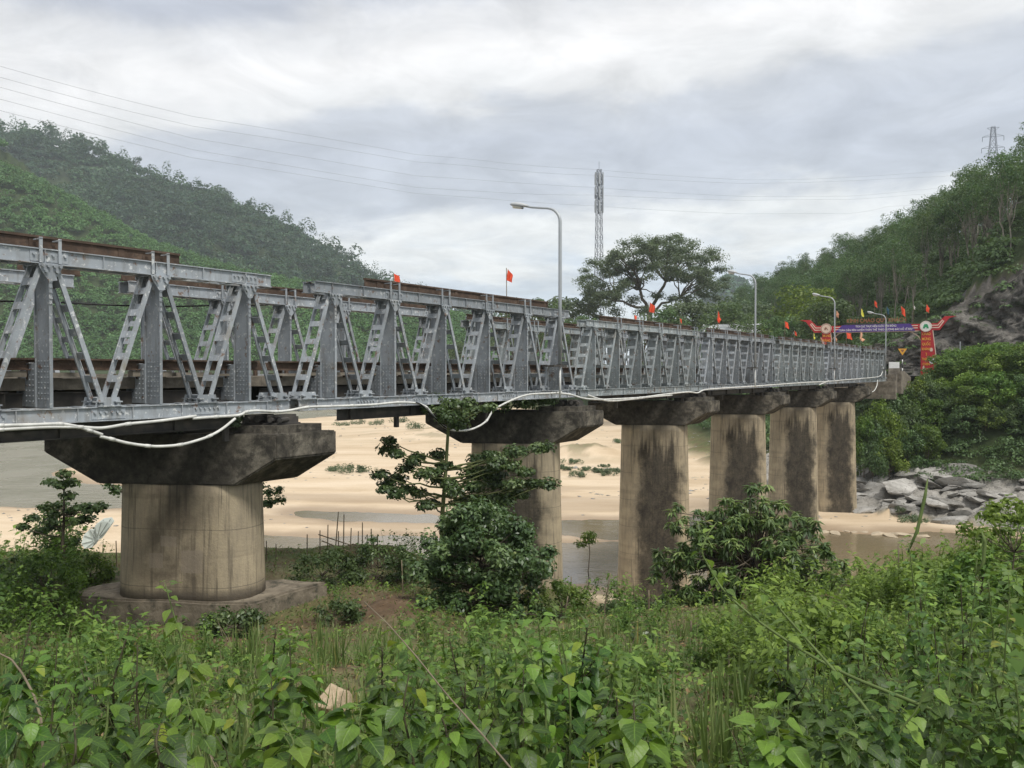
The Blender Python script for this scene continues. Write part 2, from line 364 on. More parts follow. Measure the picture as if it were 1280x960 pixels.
def litter():
    n = NT('dead_leaf'); a = n.attr('tint').outputs['Fac']
    return n.done(n.principled(n.ramp(a, [(0, (.05, .03, .018)), (.5, (.14, .085, .045)), (1, (.27, .19, .10))]), .85, spec=.15))
M['litter'] = litter()
def plain(name, col, rough=.6, var=.15, sc=6, spec=.35, metal=0.0):
    n = NT(name); o = n.coord('Object')
    c = n.ramp(n.noise(sc, 5, .6, o), [(.25, tuple(k * (1 - var) for k in col)), (.75, tuple(min(1, k * (1 + var)) for k in col))])
    return n.done(n.principled(c, rough, n.bump(n.noise(sc * 4, 3, .6, o), .1, .01), spec, metal))
M['pvc'] = plain('white_plastic_pipe', (.60, .60, .565), .5, .25, 4)
M['galv'] = plain('galvanised_pole', (.36, .38, .39), .5, .12, 3, .5, .3)
M['lamp_head'] = plain('pale_lamp_head', (.42, .43, .43), .4)
M['lens'] = plain('lamp_lens', (.6, .6, .55), .25)
M['flag_red'] = plain('red_flag_cloth', (.80, .105, .045), .75, .15, 8)
M['flag_yellow'] = plain('yellow_flag_cloth', (.62, .60, .08), .75)
M['flag_white'] = plain('white_flag_cloth', (.62, .60, .55), .75)
M['flag_blue'] = plain('dark_blue_flag_cloth', (.03, .09, .13), .75)
M['flag_peach'] = plain('faded_orange_flag_cloth', (.62, .33, .20), .75)
M['sign_red'] = plain('red_sign_panel', (.42, .025, .03), .5, .1, 3)
M['sign_purple'] = plain('purple_banner_cloth', (.075, .04, .21), .6, .1, 3)
M['sign_white'] = plain('white_sign_paint', (.72, .70, .66), .5, .05)
M['sign_cream'] = plain('cream_sign_panel', (.66, .50, .40), .5, .08)
M['sign_yellow'] = plain('yellow_lettering', (.78, .40, .05), .5, .05)
M['sign_gold'] = plain('copper_lettering', (.30, .13, .06), .5, .1)
M['sign_green'] = plain('green_emblem', (.03, .27, .11), .5, .1)
M['sign_brown'] = plain('brown_emblem', (.25, .12, .08), .5, .1)
M['black'] = plain('black_paint', (.02, .02, .02), .5)
M['white_paint'] = plain('white_paint', (.70, .70, .67), .6, .08)
M['amber'] = plain('amber_warning_sign', (.72, .36, .04), .5, .06)
M['bark'] = plain('grey_brown_bark', (.12, .10, .075), .9, .35, 12, .1)
M['bark_pale'] = plain('pale_bark', (.21, .195, .16), .9, .35, 5, .1)
M['bark_green'] = plain('greenish_stem', (.13, .15, .06), .8, .25, 10, .2)
M['stem'] = plain('green_stem', (.10, .14, .04), .7, .2, 10, .3)
M['stem_dark'] = plain('dark_red_stem', (.055, .05, .025), .7, .2, 10, .3)
M['bamboo'] = plain('dry_bamboo', (.17, .14, .095), .8, .35, 9, .2)
M['tower_grey'] = plain('tower_grey_steel', (.17, .185, .21), .6, .1)
M['wire'] = plain('wire_grey', (.30, .31, .33), .6, .05)
M['wire_black'] = plain('black_cable', (.02, .02, .02), .6)
M['roof_white'] = plain('pale_metal_roof', (.62, .64, .66), .4, .1, 2)
M['wall_cream'] = plain('cream_house_wall', (.45, .42, .36), .8, .1, 2)
M['dark_glass'] = plain('dark_window_glass', (.03, .035, .04), .2)
M['wing'] = plain('white_wing', (.68, .72, .66), .6, .06, 40)
M['wing_vein'] = plain('grey_wing_vein', (.30, .31, .28), .7, .1, 40)
n = NT('grey_river_rock'); o = n.n('ShaderNodeNewGeometry').outputs['Position']
base = n.ramp(n.noise(.9, 8, .68, o, .4), [(.25, (.15, .14, .125)), (.48, (.31, .30, .275)), (.72, (.45, .435, .405))])
base = n.mix(n.ramp(n.noise(2.4, 6, .7, o, 1.0, stretch=(1, 1, 3)), [(.56, 0.0), (.63, .7)]), base, (.09, .08, .07))
hv = n.n('ShaderNodeHueSaturation'); n.l(base, hv.inputs['Color']); n.l(n.math('ADD', n.math('MULTIPLY', n.n('ShaderNodeObjectInfo').outputs['Random'], .6), .62), hv.inputs['Value'])
M['rock'] = n.done(n.principled(hv.outputs[0], .9, n.bump(n.noise(3.5, 8, .7, o), .8, .12), .2))
n = NT('tan_boulder'); o = n.coord('Object')
M['tan_rock'] = n.done(n.principled(n.ramp(n.noise(6, 6, .6, o), [(.3, (.33, .25, .16)), (.7, (.46, .37, .255))]), .9, n.bump(n.noise(16, 6, .6, o), .4, .02), .2))
n = NT('river_water'); g = n.n('ShaderNodeNewGeometry').outputs['Position']
w1 = n.noise(.55, 4, .55, g, .3, stretch=(1, 1.8, 1)); w2 = n.noise(3.2, 3, .5, g, stretch=(1, 1.6, 1))
rip = n.math('ADD', n.math('MULTIPLY', w1, .5), n.math('MULTIPLY', w2, .18))
wc = n.mix(n.ramp(n.noise(.06, 4, .5, g), [(.35, 0.0), (.65, 1.0)]), (.15, .118, .07), (.23, .18, .11))
X_, Y_, Z_ = n.sep(g); rif = n.math('MULTIPLY', n.band(n.math('MULTIPLY', X_, -1.0), 18.0, 30.0), n.band(Y_, 60.0, 80.0))
rg = n.math('ADD', n.ramp(n.noise(.11, 4, .5, g, off=(3, 1, 0)), [(.4, .06), (.65, .2)]), n.math('MULTIPLY', rif, .12))
bp = n.n('ShaderNodeBump'); bp.inputs['Distance'].default_value = .3; n.l(rip, bp.inputs['Height']); n.l(n.math('ADD', .12, n.math('MULTIPLY', rif, .75)), bp.inputs['Strength'])
wc = n.mix(rif, wc, (.26, .24, .19))
M['water'] = n.done(n.principled(wc, rg, bp.outputs[0], .5))
# foliage
M['leaf_fg'] = leaf_mat('foreground_leaf', (0.026, 0.065, 0.009), (0.055, 0.120, 0.014), (0.157, 0.272, 0.032), .36, .42, .42, True)
M['leaf_fg_oval'] = leaf_mat('foreground_oval_leaf', (0.031, 0.070, 0.012), (0.067, 0.127, 0.022), (0.163, 0.263, 0.051), .36, .45, .4, True)
M['leaf_fg_lime'] = leaf_mat('foreground_lime_leaf', (0.055, 0.101, 0.016), (0.110, 0.189, 0.028), (0.221, 0.330, 0.051), .38, .45, .4, True)
M['leaf_herb'] = leaf_mat('herb_leaf', (0.036, 0.082, 0.013), (0.082, 0.149, 0.025), (0.221, 0.326, 0.063), .34, .5)
M['leaf_lime'] = leaf_mat('lime_herb_leaf', (0.059, 0.103, 0.016), (0.123, 0.197, 0.030), (0.266, 0.374, 0.064), .36, .5)
M['leaf_dark'] = leaf_mat('dark_glossy_leaf', (0.030, 0.058, 0.020), (0.061, 0.105, 0.034), (0.169, 0.233, 0.086), .2, .42, .5)
M['leaf_mango'] = leaf_mat('mango_leaf', (0.043, 0.083, 0.025), (0.094, 0.161, 0.046), (0.286, 0.372, 0.122), .24, .42, .5)
M['leaf_tree'] = leaf_mat('broad_tree_leaf', (0.041, 0.076, 0.030), (0.074, 0.124, 0.046), (0.135, 0.209, 0.074), .28)
M['leaf_grey'] = leaf_mat('grey_green_tree_leaf', (0.060, 0.090, 0.053), (0.105, 0.146, 0.083), (0.179, 0.232, 0.128), .28)
M['leaf_acacia'] = leaf_mat('acacia_leaf', (0.038, 0.075, 0.035), (0.072, 0.128, 0.052), (0.131, 0.200, 0.072), .28)
M['leaf_far'] = leaf_mat('far_forest_leaf', (0.009, 0.031, 0.015), (0.026, 0.073, 0.031), (0.073, 0.158, 0.057), .2)
M['leaf_far_lime'] = leaf_mat('far_plantation_leaf', (0.045, 0.094, 0.029), (0.076, 0.150, 0.042), (0.112, 0.205, 0.058), .25)
M['grass'] = leaf_mat('grass_blade', (0.078, 0.123, 0.034), (0.134, 0.185, 0.056), (0.246, 0.280, 0.112), .3)
n = NT('ground_cover'); g = n.n('ShaderNodeNewGeometry').outputs['Position']
za = n.attr('zone'); R_, G_, B_ = n.n('ShaderNodeSeparateColor').outputs[:3]
sepc = R_.node; n.l(za.outputs['Color'], sepc.inputs[0]); wet = n.attr('wet').outputs['Fac']
nA = n.noise(.35, 7, .62, g); nB = n.noise(2.2, 7, .65, g); nC = n.noise(14, 5, .65, g)
soil = n.ramp(nB, [(.3, (.075, .048, .03)), (.55, (.135, .088, .055)), (.75, (.21, .145, .092))])
green = n.ramp(nC, [(.3, (.035, .06, .016)), (.55, (.085, .115, .035)), (.75, (.17, .185, .075))])
dry = n.mix(n.ramp(nA, [(.35, 0.0), (.65, .8)]), green, (.17, .15, .075))
col = n.mix(n.math('MULTIPLY', G_, n.ramp(n.noise(1.1, 7, .68, g, .3), [(.34, .15), (.58, 1.0)]), clamp=True), soil, dry)
sand = n.ramp(n.noise(.14, 8, .62, g, .3, stretch=(.6, 1.6, 1)), [(.28, (.45, .345, .225)), (.5, (.58, .465, .325)), (.72, (.66, .55, .41))])
sand = n.mix(n.ramp(n.noise(5, 5, .6, g), [(.35, 0.0), (.75, .22)]), sand, (.36, .26, .17))
sand = n.mix(n.math('MULTIPLY', wet, .85, clamp=True), sand, (.27, .195, .125))
col = n.mix(R_, col, sand)
rk = n.ramp(n.noise(.55, 9, .7, g, .5), [(.25, (.04, .036, .032)), (.5, (.115, .105, .092)), (.75, (.22, .20, .175))])
rk = n.mix(n.ramp(n.noise(1.8, 7, .7, g, .8, stretch=(1, 1, .35)), [(.5, 0.0), (.62, .7)]), rk, (.045, .04, .036))
rl = n.ramp(n.noise(.8, 9, .7, g, .5), [(.25, (.15, .14, .12)), (.5, (.29, .275, .245)), (.75, (.41, .39, .355))])
rl = n.mix(n.ramp(n.noise(1.6, 7, .72, g, 1.2, stretch=(1, 1, 3)), [(.52, 0.0), (.60, .75)]), rl, (.085, .078, .07))
col = n.mix(B_, col, n.mix(n.attr('pale').outputs['Fac'], rk, rl))
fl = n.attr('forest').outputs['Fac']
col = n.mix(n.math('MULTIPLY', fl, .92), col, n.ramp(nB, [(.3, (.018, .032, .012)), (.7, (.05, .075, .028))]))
hb = n.math('ADD', n.math('ADD', n.math('MULTIPLY', nB, .5), n.math('MULTIPLY', nC, .25)), n.math('MULTIPLY', n.noise(.5, 6, .6, g, .4, stretch=(.6, 1.8, 1)), 1.2))
M['ground'] = n.done(n.principled(col, n.math('SUBTRACT', .95, n.math('MULTIPLY', wet, .45)), n.bump(hb, .5, .12), .2))
n = NT('asphalt_road'); g = n.n('ShaderNodeNewGeometry').outputs['Position']
M['asphalt'] = n.done(n.principled(n.ramp(n.noise(3, 6, .6, g), [(.3, (.06, .058, .055)), (.7, (.11, .105, .095))]), .9, n.bump(n.noise(30, 3, .6, g), .2, .01), .2))

n = NT('dark_cliff_rock'); g = n.n('ShaderNodeNewGeometry').outputs['Position']
rk = n.ramp(n.noise(.35, 9, .72, g, .5), [(.28, (.055, .051, .046)), (.5, (.145, .135, .12)), (.74, (.29, .275, .25))])
rk = n.mix(n.ramp(n.noise(.9, 8, .75, g, .6, stretch=(1, 1, .4)), [(.48, 0.0), (.6, .8)]), rk, (.028, .026, .022))
rk = n.mix(n.ramp(n.noise(.5, 7, .7, g, off=(7, 3, 1)), [(.55, 0.0), (.66, .85)]), rk, (.035, .052, .02))
M['cliff'] = n.done(n.principled(rk, .95, n.bump(n.noise(1.8, 9, .72, g), .9, .25), .15))
# ---------------------------------------------------------------- terrain
WATER_Z = -12.15
def poly_world(pts, z=WATER_Z): return np.array([onz(px, py, z)[:2] for px, py in pts])
WATERS = [poly_world(p) for p in (
    [(300, 672), (545, 673), (620, 684), (700, 682), (790, 682), (860, 690), (960, 668), (1010, 664), (1090, 670), (1170, 668), (1290, 676), (1330, 760), (1000, 770), (780, 727), (690, 723), (540, 706), (300, 714)],
    [(690, 655), (780, 652), (860, 648), (905, 648), (890, 662), (780, 671), (700, 667)],
    [(380, 640), (440, 641), (560, 647), (560, 653), (470, 651), (380, 646)],
    [(-400, 545), (-60, 522), (250, 513), (390, 511), (520, 514), (520, 519), (400, 521), (300, 530), (200, 552), (120, 573), (62, 587), (58, 594), (90, 604), (170, 612), (250, 618), (250, 634), (140, 634), (0, 632), (-400, 642)])]
FOOT = np.array([(90, 30), (60, 47), (39, 62), (33, 66.5), (29.5, 71), (25.5, 85), (24, 103), (25, 140), (21, 195), (2, 240), (-40, 268), (-120, 285), (-300, 300), (-700, 320)], float)
LAND = np.vstack([FOOT, [(-2500, 330), (-2500, 3000), (3000, 3000), (3000, 30)]])
BASE = np.array([(140, 60), (80, 80), (64, 91), (51.5, 100), (47, 114), (50, 140), (55, 180), (58, 260), (60, 340), (70, 450), (90, 700)], float)
BASE_C = np.array([22, 19, 15, 6, 2, 0, 0, 0, 0, 0, 0], float)
HILL = np.vstack([BASE, [(3000, 700), (3000, 60)]])
def inside(P, poly):
    x, y = P[:, 0], P[:, 1]; c = np.zeros(len(P), bool); n = len(poly)
    for i in range(n):
        x0, y0 = poly[i]; x1, y1 = poly[(i + 1) % n]
        if y0 == y1: continue
        k = ((y0 > y) != (y1 > y)) & (x < (x1 - x0) * (y - y0) / (y1 - y0) + x0); c ^= k
    return c
def dist_line(P, line, closed=False, vals=None):
    best = np.full(len(P), 1e9); out = np.zeros(len(P)); m = len(line)
    for i in range(m if closed else m - 1):
        a = line[i]; b = line[(i + 1) % m]; ab = b - a
        t = np.clip(((P - a) @ ab) / (ab @ ab), 0, 1); d = np.linalg.norm(P - (a + t[:, None] * ab), axis=1)
        k = d < best; best[k] = d[k]
        if vals is not None: out[k] = (vals[i] * (1 - t) + vals[(i + 1) % m] * t)[k]
    return (best, out) if vals is not None else best
def bank_edge(X): return np.interp(X, [-60, -30, -12, -4, 0, 2, 6, 10, 15, 30, 60], [30, 27, 26, 26.5, 28.5, 28.8, 25, 25.5, 25, 27, 34])
H1 = np.array([(0, 195), (50, 218), (100, 245), (150, 272), (200, 298), (300, 330), (400, 350), (500, 366), (620, 400), (760, 440)], float)
H2 = np.array([(-60, 150), (0, 152), (60, 156), (110, 166), (170, 192), (210, 207), (250, 222), (330, 252), (400, 288), (440, 312), (480, 346), (520, 356), (600, 384), (680, 412), (800, 450)], float)
def ridge(pts, Y, drop):
    return (pts[:, 0] - CX) / F * Y, (464 - pts[:, 1]) / F * Y - drop
R1 = ridge(H1, 450, 7); R2 = ridge(H2, 850, 21)
def terrain(X, Y, full=False):
    X = np.asarray(X, float).ravel(); Y = np.asarray(Y, float).ravel(); P = np.stack([X, Y], 1)
    # near bank
    base = -1.62 - .222 * np.maximum(Y, 0)
    terr = np.interp(X, [-60, -4, -1, 1, 8, 15, 40], [-5.6, -5.75, -6.6, -7.6, -7.6, -6.7, -5.5])
    nb = np.maximum(base, terr) + .13 * np.maximum(0, X - 4) * sstep(4, 16, Y) - .02
    nb = nb + (fbm(X * .45, Y * .45, 4, 1) - .47) * .55 * sstep(1, 5, Y) + (fbm(X * 2, Y * 2, 3, 5) - .45) * .12
    mound = 0.55 * np.exp(-(((X + 2.6) / 1.5) ** 2 + ((Y - 20.0) / 1.9) ** 2)); nb = nb + mound + .35 * mound * (fbm(X * 1.6, Y * 1.6, 4, 44) - .47) * 3
    # bed
    bed = -12.0 + (fbm(X * .06, Y * .05, 4, 2) - .47) * .35 + (fbm(X * .5, Y * .9, 3, 3) - .45) * .05 + .008 * np.maximum(0, Y - 95) * sstep(-50, -8, X)
    bed = bed + 1.3 * np.exp(-(((X + 8) / 16) ** 2 + ((Y - 150) / 14) ** 2)) + 2.4 * np.exp(-(((X - 10.5) / 6) ** 2 + ((Y - 112) / 5) ** 2)) * (.6 + .8 * fbm(X * .3, Y * .3, 4, 9))
    wet = np.zeros(len(X))
    for W in WATERS:
        d = dist_line(P, W, True); s = np.where(inside(P, W), -d, d) + (fbm(X * .35, Y * .2, 4, 4) - .47) * (2.2 + .012 * Y)
        bed = np.where(s < 3, np.minimum(bed, -12.55 + .5 * sstep(-1.5, 1.8, s) + np.maximum(0, s - 1.8) * .6), bed); wet = np.maximum(wet, 1 - sstep(.8, 3.4 + .012 * Y, s))
    wet = np.maximum(wet, .55 * sstep(.50, .62, fbm(X * .05 + 9, Y * .18, 4, 8)) * (Y < 90))
    # far bank
    df = dist_line(P, FOOT); df = np.where(inside(P, LAND), df, -df)
    dn = df + (fbm(X * .16, Y * .16, 4, 6) - .47) * 4.5
    land = np.interp(dn, [0, 2, 6, 10, 14, 20, 24, 60], [-12.1, -11.3, -10.1, -8.6, -5.2, -1.1, -.6, -.5])
    rockz = sstep(-.5, .8, dn) * (1 - sstep(7.5, 11.5, dn)) * (Y < 100) * (X > 24)
    rr = fbm(X * .55 + .5 * Y, Y * .55 - .3 * X, 5, 11); land = land + rockz * ((np.floor(rr * 7) / 7 - .45) * 2.3 + (fbm(X * 2.2, Y * 2.2, 4, 12) - .47) * .5)
    hb, hc = dist_line(P, BASE, False, BASE_C); hin = inside(P, HILL)
    hm = 25 + 5 * (fbm(X * .02, Y * .02, 3, 14) - .5)
    hill = np.minimum(hm, hc * sstep(0, 3.2, hb + (fbm(X * .4, Y * .4, 4, 15) - .5) * 2.5) + .78 * np.maximum(0, hb - 1.5)) * hin
    rise = 46 * np.exp(-(((X - 232) / 60) ** 2 + ((Y - 400) / 70) ** 2)); hill = hill + rise * hin
    cl = hin * (hb < 5.5) * sstep(1.5, 4.5, hc); hill = hill + cl * (fbm(X * .5, Y * .5, 6, 16) - .47) * 6.0
    h1 = np.interp(X, R1[0], R1[1], left=R1[1][0] + 12, right=-40) * np.where(Y < 450, sstep(318, 452, Y), 1 - .55 * sstep(450, 640, Y))
    h2 = np.interp(X, R2[0], R2[1], left=R2[1][0], right=-40) * np.where(Y < 850, sstep(560, 855, Y) ** .8, 1 - .5 * sstep(850, 1300, Y))
    g1 = 1 + .10 * (fbm(X * .03, Y * .012, 4, 21) - .5) * (1 - sstep(430, 450, Y)); g2 = 1 + .22 * (fbm(X * .012, Y * .006, 4, 23) - .5) * (1 - sstep(800, 850, Y))
    h3 = 150 * np.exp(-((X - 368) / 70) ** 2 - ((Y - 1400) / 120) ** 2)
    land = land + np.maximum.reduce([hill, np.maximum(h1, 0) * g1, np.maximum(h2, 0) * g2, h3])
    wl = sstep(-3, 1.0, df)
    z = np.where(df > -1.5, np.maximum(bed, land * 1.0), bed)
    ye = bank_edge(X); t = sstep(0, 7.0, Y - ye + (fbm(X * .4, Y * .4, 3, 31) - .5) * 1.5)
    near = (Y < ye + 9) & (df < 0)
    z = np.where(near, nb * (1 - t) + z * t, z)
    if not full: return z
    sand = np.where(df < 0, np.where(near, sstep(.45, .95, t), 1.0), 1 - sstep(-.3, .6, dn)); sand = np.where((df >= 0) & (Y > 100), 1 - sstep(0, 3, dn), sand)
    sand = sand * (1 - sstep(-9.0, -6.5, z) * (1 - near))
    path = near * np.exp(-((Y - ye + .1 + .5 * (fbm(X, Y, 3, 40) - .5)) / .55) ** 2) * sstep(1.5, 2.4, X) * (1 - sstep(7, 9, X)); sand = np.maximum(sand, .85 * path)
    soil = np.exp(-(((X + 6.8) / 2.6) ** 2 + ((Y - 16.4) / 1.3) ** 2)) + .85 * np.exp(-(((X + 2.9) / 1.8) ** 2 + ((Y - 19.0) / 2.0) ** 2)) + .8 * np.exp(-(((X - 4.2) / 2.6) ** 2 + ((Y - 23) / 1.6) ** 2))
    grass = np.clip(1.15 - 1.25 * soil, 0, 1)
    rock = np.maximum(rockz * (1 - sstep(.5, 1, sand)), cl * sstep(.30, .50, fbm(X * .3, Y * .3, 4, 17)))
    global FOREST
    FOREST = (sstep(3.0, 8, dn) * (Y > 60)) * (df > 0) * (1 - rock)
    rub = np.exp(-(((X - 10.5) / 6) ** 2 + ((Y - 112) / 5) ** 2)) + .9 * np.exp(-(((X + 8) / 16) ** 2 + ((Y - 150) / 14) ** 2)); sand = sand * (1 - .75 * (df < 0) * np.clip(rub, 0, 1) * sstep(.46, .56, fbm(X * .35, Y * .35, 5, 51)))
    return z, sand, grass, rock, wet, rockz
def zt(x, y): return float(terrain([x], [y])[0])
def build_ground():
    NR, NC = 640, 580; k = math.log(1758 / 8.0) / NR
    yy = -8 + 8.0 * (np.exp(k * np.arange(NR + 1)) - 1); ss = np.linspace(-1.12, 1.12, NC + 1)
    X = (yy[:, None] + 14) * ss[None, :]; Y = np.repeat(yy[:, None], NC + 1, 1)
    z, sand, grass, rock, wet, pale = terrain(X, Y, True)
    V = np.stack([X.ravel(), Y.ravel(), z], 1); i = np.arange(NR)[:, None] * (NC + 1) + np.arange(NC)[None, :]; i = i.ravel()
    Q = np.stack([i, i + 1, i + NC + 2, i + NC + 1], 1)
    me = np_mesh('ground', V, Q, M['ground'], None, True)
    a = me.color_attributes.new('zone', 'FLOAT_COLOR', 'POINT'); a.data.foreach_set('color', np.stack([sand, grass, rock, np.ones_like(z)], 1).astype(np.float32).ravel())
    for nm, v in (('wet', wet), ('pale', pale), ('forest', FOREST)):
        a = me.attributes.new(nm, 'FLOAT', 'POINT'); a.data.foreach_set('value', v.astype(np.float32))
    tag(link('ground', me), kind='structure')
    mb = MB(); mb.add([(-420, 34, WATER_Z), (120, 34, WATER_Z), (120, 340, WATER_Z), (-420, 340, WATER_Z)], [(0, 1, 2, 3)])
    tag(mb.build('river_water', M['water']), kind='structure')
build_ground()
# ---------------------------------------------------------------- bridge frame
U = np.array([.567, .8237, 0.0]); U = U / np.linalg.norm(U); NV = np.array([U[1], -U[0], 0.0])   # along the bridge, and towards the viewer
P0 = np.array([-19.23, 0, 0]); TB = -.966                      # near truss line, underside of the bottom chord
ANG = math.atan2(U[1], U[0])
def tp(t, off=0.0, z=0.0): return P0 + U * t + NV * off + np.array([0, 0, z])
def on_truss(px, py, off=.42):
    """point of the vertical plane OFF metres on the viewer's side of the near truss"""
    d = ray(px, py); o = P0 + NV * off; s = np.dot(o, NV) / np.dot(d, NV); return d * s
H = 3.2; T = 2.2; BW = 3.8; SK = -2.6          # truss height, panel length, far truss offset, skew of the far truss
JOINTS = [10.7, 24.4, 38.1, 50.45, 62.6, 74.6, 86.8, 97.4]

def chord_mesh(L, z0, z1, ends_bolts, name, mat):
    mb = MB(); h = z1 - z0
    for s in (-1, 1):
        y = s * .21
        mb.box(-L / 2, L / 2, y - .012, y + .012, z0 + .022, z1 - .022)
        mb.box(-L / 2, L / 2, y - .055, y + .055, z1 - .02, z1); mb.box(-L / 2, L / 2, y - .055, y + .055, z0, z0 + .02)
    for x in np.arange(-L / 2 + .15, L / 2, .55):
        mb.box(x - .05, x + .05, -.195, .195, z0 - .012, z0 - .001); mb.box(x - .05, x + .05, -.195, .195, z1 + .001, z1 + .012)
    for x in np.arange(-L / 2 + .55, L / 2, 1.1): mb.box(x - .008, x + .008, -.262, -.223, z0 + .021, z1 - .021)
    for xb in ends_bolts:
        mb.box(xb - .34, xb + .34, -.236, -.2225, z0 + .04, z1 - .04)
        for q in (-.28, -.17, -.06, .06, .17, .28):
            mb.bolt((xb + q, -.236, (z0 + z1) / 2 + .03), (0, -1, 0), .026, .035)
            mb.bolt((xb + q, .236, (z0 + z1) / 2 + .03), (0, 1, 0), .026, .035)
    return mb.mesh(name, mat)
def diagonal_mesh(s, mat):
    """from the apex at x=0 down to x=s*T/2"""
    mb = MB(); a = np.array([s * .13, 0, 2.93]); b = np.array([s * (T / 2 - .07), 0, .27]); d = norm(b - a); perp = np.array([d[2], 0, -d[0]]) * (-s); perp = norm(perp)
    if perp[2] < 0: perp = -perp
    for y in (-.2, .2):
        o = np.array([0, y, 0])
        mb.bar(a + o, b + o, .022, .088, perp)
        o2 = np.array([0, y - .014 * (1 if y > 0 else -1), 0])
        mb.bar(a + o2 + perp * .0385, b + o2 + perp * .0385, .034, .013, perp); mb.bar(a + o2 - perp * .0385, b + o2 - perp * .0385, .034, .013, perp)
    for q in (.36, .83, 1.30, 1.77, 2.24, 2.70):
        c = a + d * q
        mb.obox(c + perp * .03, d * .07, np.array([0, .188, 0]), perp * .007)
    return mb.mesh('diagonal', mat)
def post_mesh(mat):
    mb = MB(); mb.box(-.011, .011, -.25, .25, .29, 2.915)
    for y in (-.262, .262): mb.box(-.03, .03, y - .011, y + .011, .29, 2.915)
    for z in np.arange(.45, 1.2, .1):
        for y in (-.17, -.06, .06, .17): mb.bolt((-.011, y, z), (-1, 0, 0), .016, .014); mb.bolt((.011, y, z), (1, 0, 0), .016, .014)
    for z in np.arange(2.2, 2.85, .1):
        for x in (-.016, .016): mb.bolt((x, -.273, z), (0, -1, 0), .015, .014)
    return mb.mesh('post', mat)
def gusset_mesh(mat):
    mb = MB()
    for y in (-.292, .276):
        mb.prism([(-.22, 2.92), (.22, 2.92), (.19, 2.83), (.05, 2.62), (-.05, 2.62), (-.19, 2.83)], (0, y, 0), (1, 0, 0), (0, 0, 1), (0, .016, 0))
        for x, z in ((-.16, 2.885), (-.055, 2.885), (.055, 2.885), (.16, 2.885), (-.10, 2.79), (.10, 2.79)):
            mb.bolt((x, -.292 if y < 0 else .292, z), (0, -1 if y < 0 else 1, 0), .032, .05)
    mb.tube([(0, -.285, 2.80), (0, .285, 2.80)], .03, 8)
    return mb.mesh('gusset_plate', mat)
def foot_mesh(mat):
    mb = MB()
    for y in (-.235, .219):
        mb.prism([(-.26, .281), (.26, .281), (.22, .46), (-.22, .46)], (0, y, 0), (1, 0, 0), (0, 0, 1), (0, .016, 0))
    for y in (-.27, -.14, .14, .27):
        for x in (-.17, .17):
            mb.bolt((x, y, .2815), (0, 0, 1), .035, .07); mb.box(x - .07, x + .07, y - .05, y + .05, .36, .385)
    mb.box(-.24, .24, -.30, .30, .2815, .305)
    return mb.mesh('foot_plate', mat)
def knee_mesh(mat, s):
    mb = MB(); y0 = s * .252; pts = [(0, .30), (.62, .30), (.62, .78), (.50, .98), (.34, 1.08), (.14, 1.12), (0, 1.12)]
    mb.prism(pts, (-.02, y0, 0), (0, s, 0), (0, 0, 1), (-.018, 0, 0))
    for i in range(len(pts) - 1):
        if 1 <= i <= 4:
            a, b = pts[i], pts[i + 1]; mb.bar((-.029, y0 + s * a[0], a[1]), (-.029, y0 + s * b[0], b[1]), .10, .014, (0, -s * (b[1] - a[1]), s * s * (b[0] - a[0]) * 1.0 + 1e-4))
    for z in np.arange(.4, 1.1, .1):
        for q in (.07, .2, .33): mb.bolt((-.038, y0 + s * q, z), (-1, 0, 0), .016, .014)
    return mb.mesh('knee_bracket', mat)
ME = {}
for key in ('steel', 'steel_green'):
    m = M[key]
    ME[key] = dict(post=post_mesh(m), dl=diagonal_mesh(-1, m), dr=diagonal_mesh(1, m), gus=gusset_mesh(m), foot=foot_mesh(m), knee=knee_mesh(m, 1), kneef=knee_mesh(m, -1))
    for np_ in (5, 6):
        L = np_ * T + .12
        bl = [(-np_ / 2 + 1 + k) * T for k in range(np_ - 1)]
        ap = [(-np_ / 2 + .5 + k) * T for k in range(np_)]
        ME[key]['bot%d' % np_] = chord_mesh(L, 0, .28, bl, 'bottom_chord', m)
        ME[key]['top%d' % np_] = chord_mesh(L - T + 1.15, 2.92, 3.2, [a for a in ap[1:-1:2]] + [ap[-1] - .1], 'top_chord', m)
def rail_mesh(x0, x1):
    mb = MB(); z0 = 3.213
    mb.box(x0, x1, -.09, .09, z0, z0 + .03); mb.box(x0, x1, -.02, .02, z0 + .03, z0 + .2); mb.box(x0, x1, -.055, .055, z0 + .2, z0 + .245)
    for x in np.arange(x0 + .5, x1, 1.7): mb.box(x - .06, x + .06, -.035, .035, z0 + .04, z0 + .19)
    return mb.mesh('top_rail', M['rust'])
def clamp_mesh(xs):
    mb = MB()
    for a in xs:
        for q in (-.17, .17):
            for y in (-.278, .278): mb.box(a + q - .028, a + q + .028, y - .012, y + .012, 2.94, 3.40)
            mb.box(a + q - .03, a + q + .03, -.29, -.06, 3.36, 3.38); mb.box(a + q - .03, a + q + .03, .06, .29, 3.36, 3.38); mb.box(a + q - .02, a + q + .02, -.27, .27, 2.905, 2.918)
    return mb.mesh('rail_clamp', M['steel'])
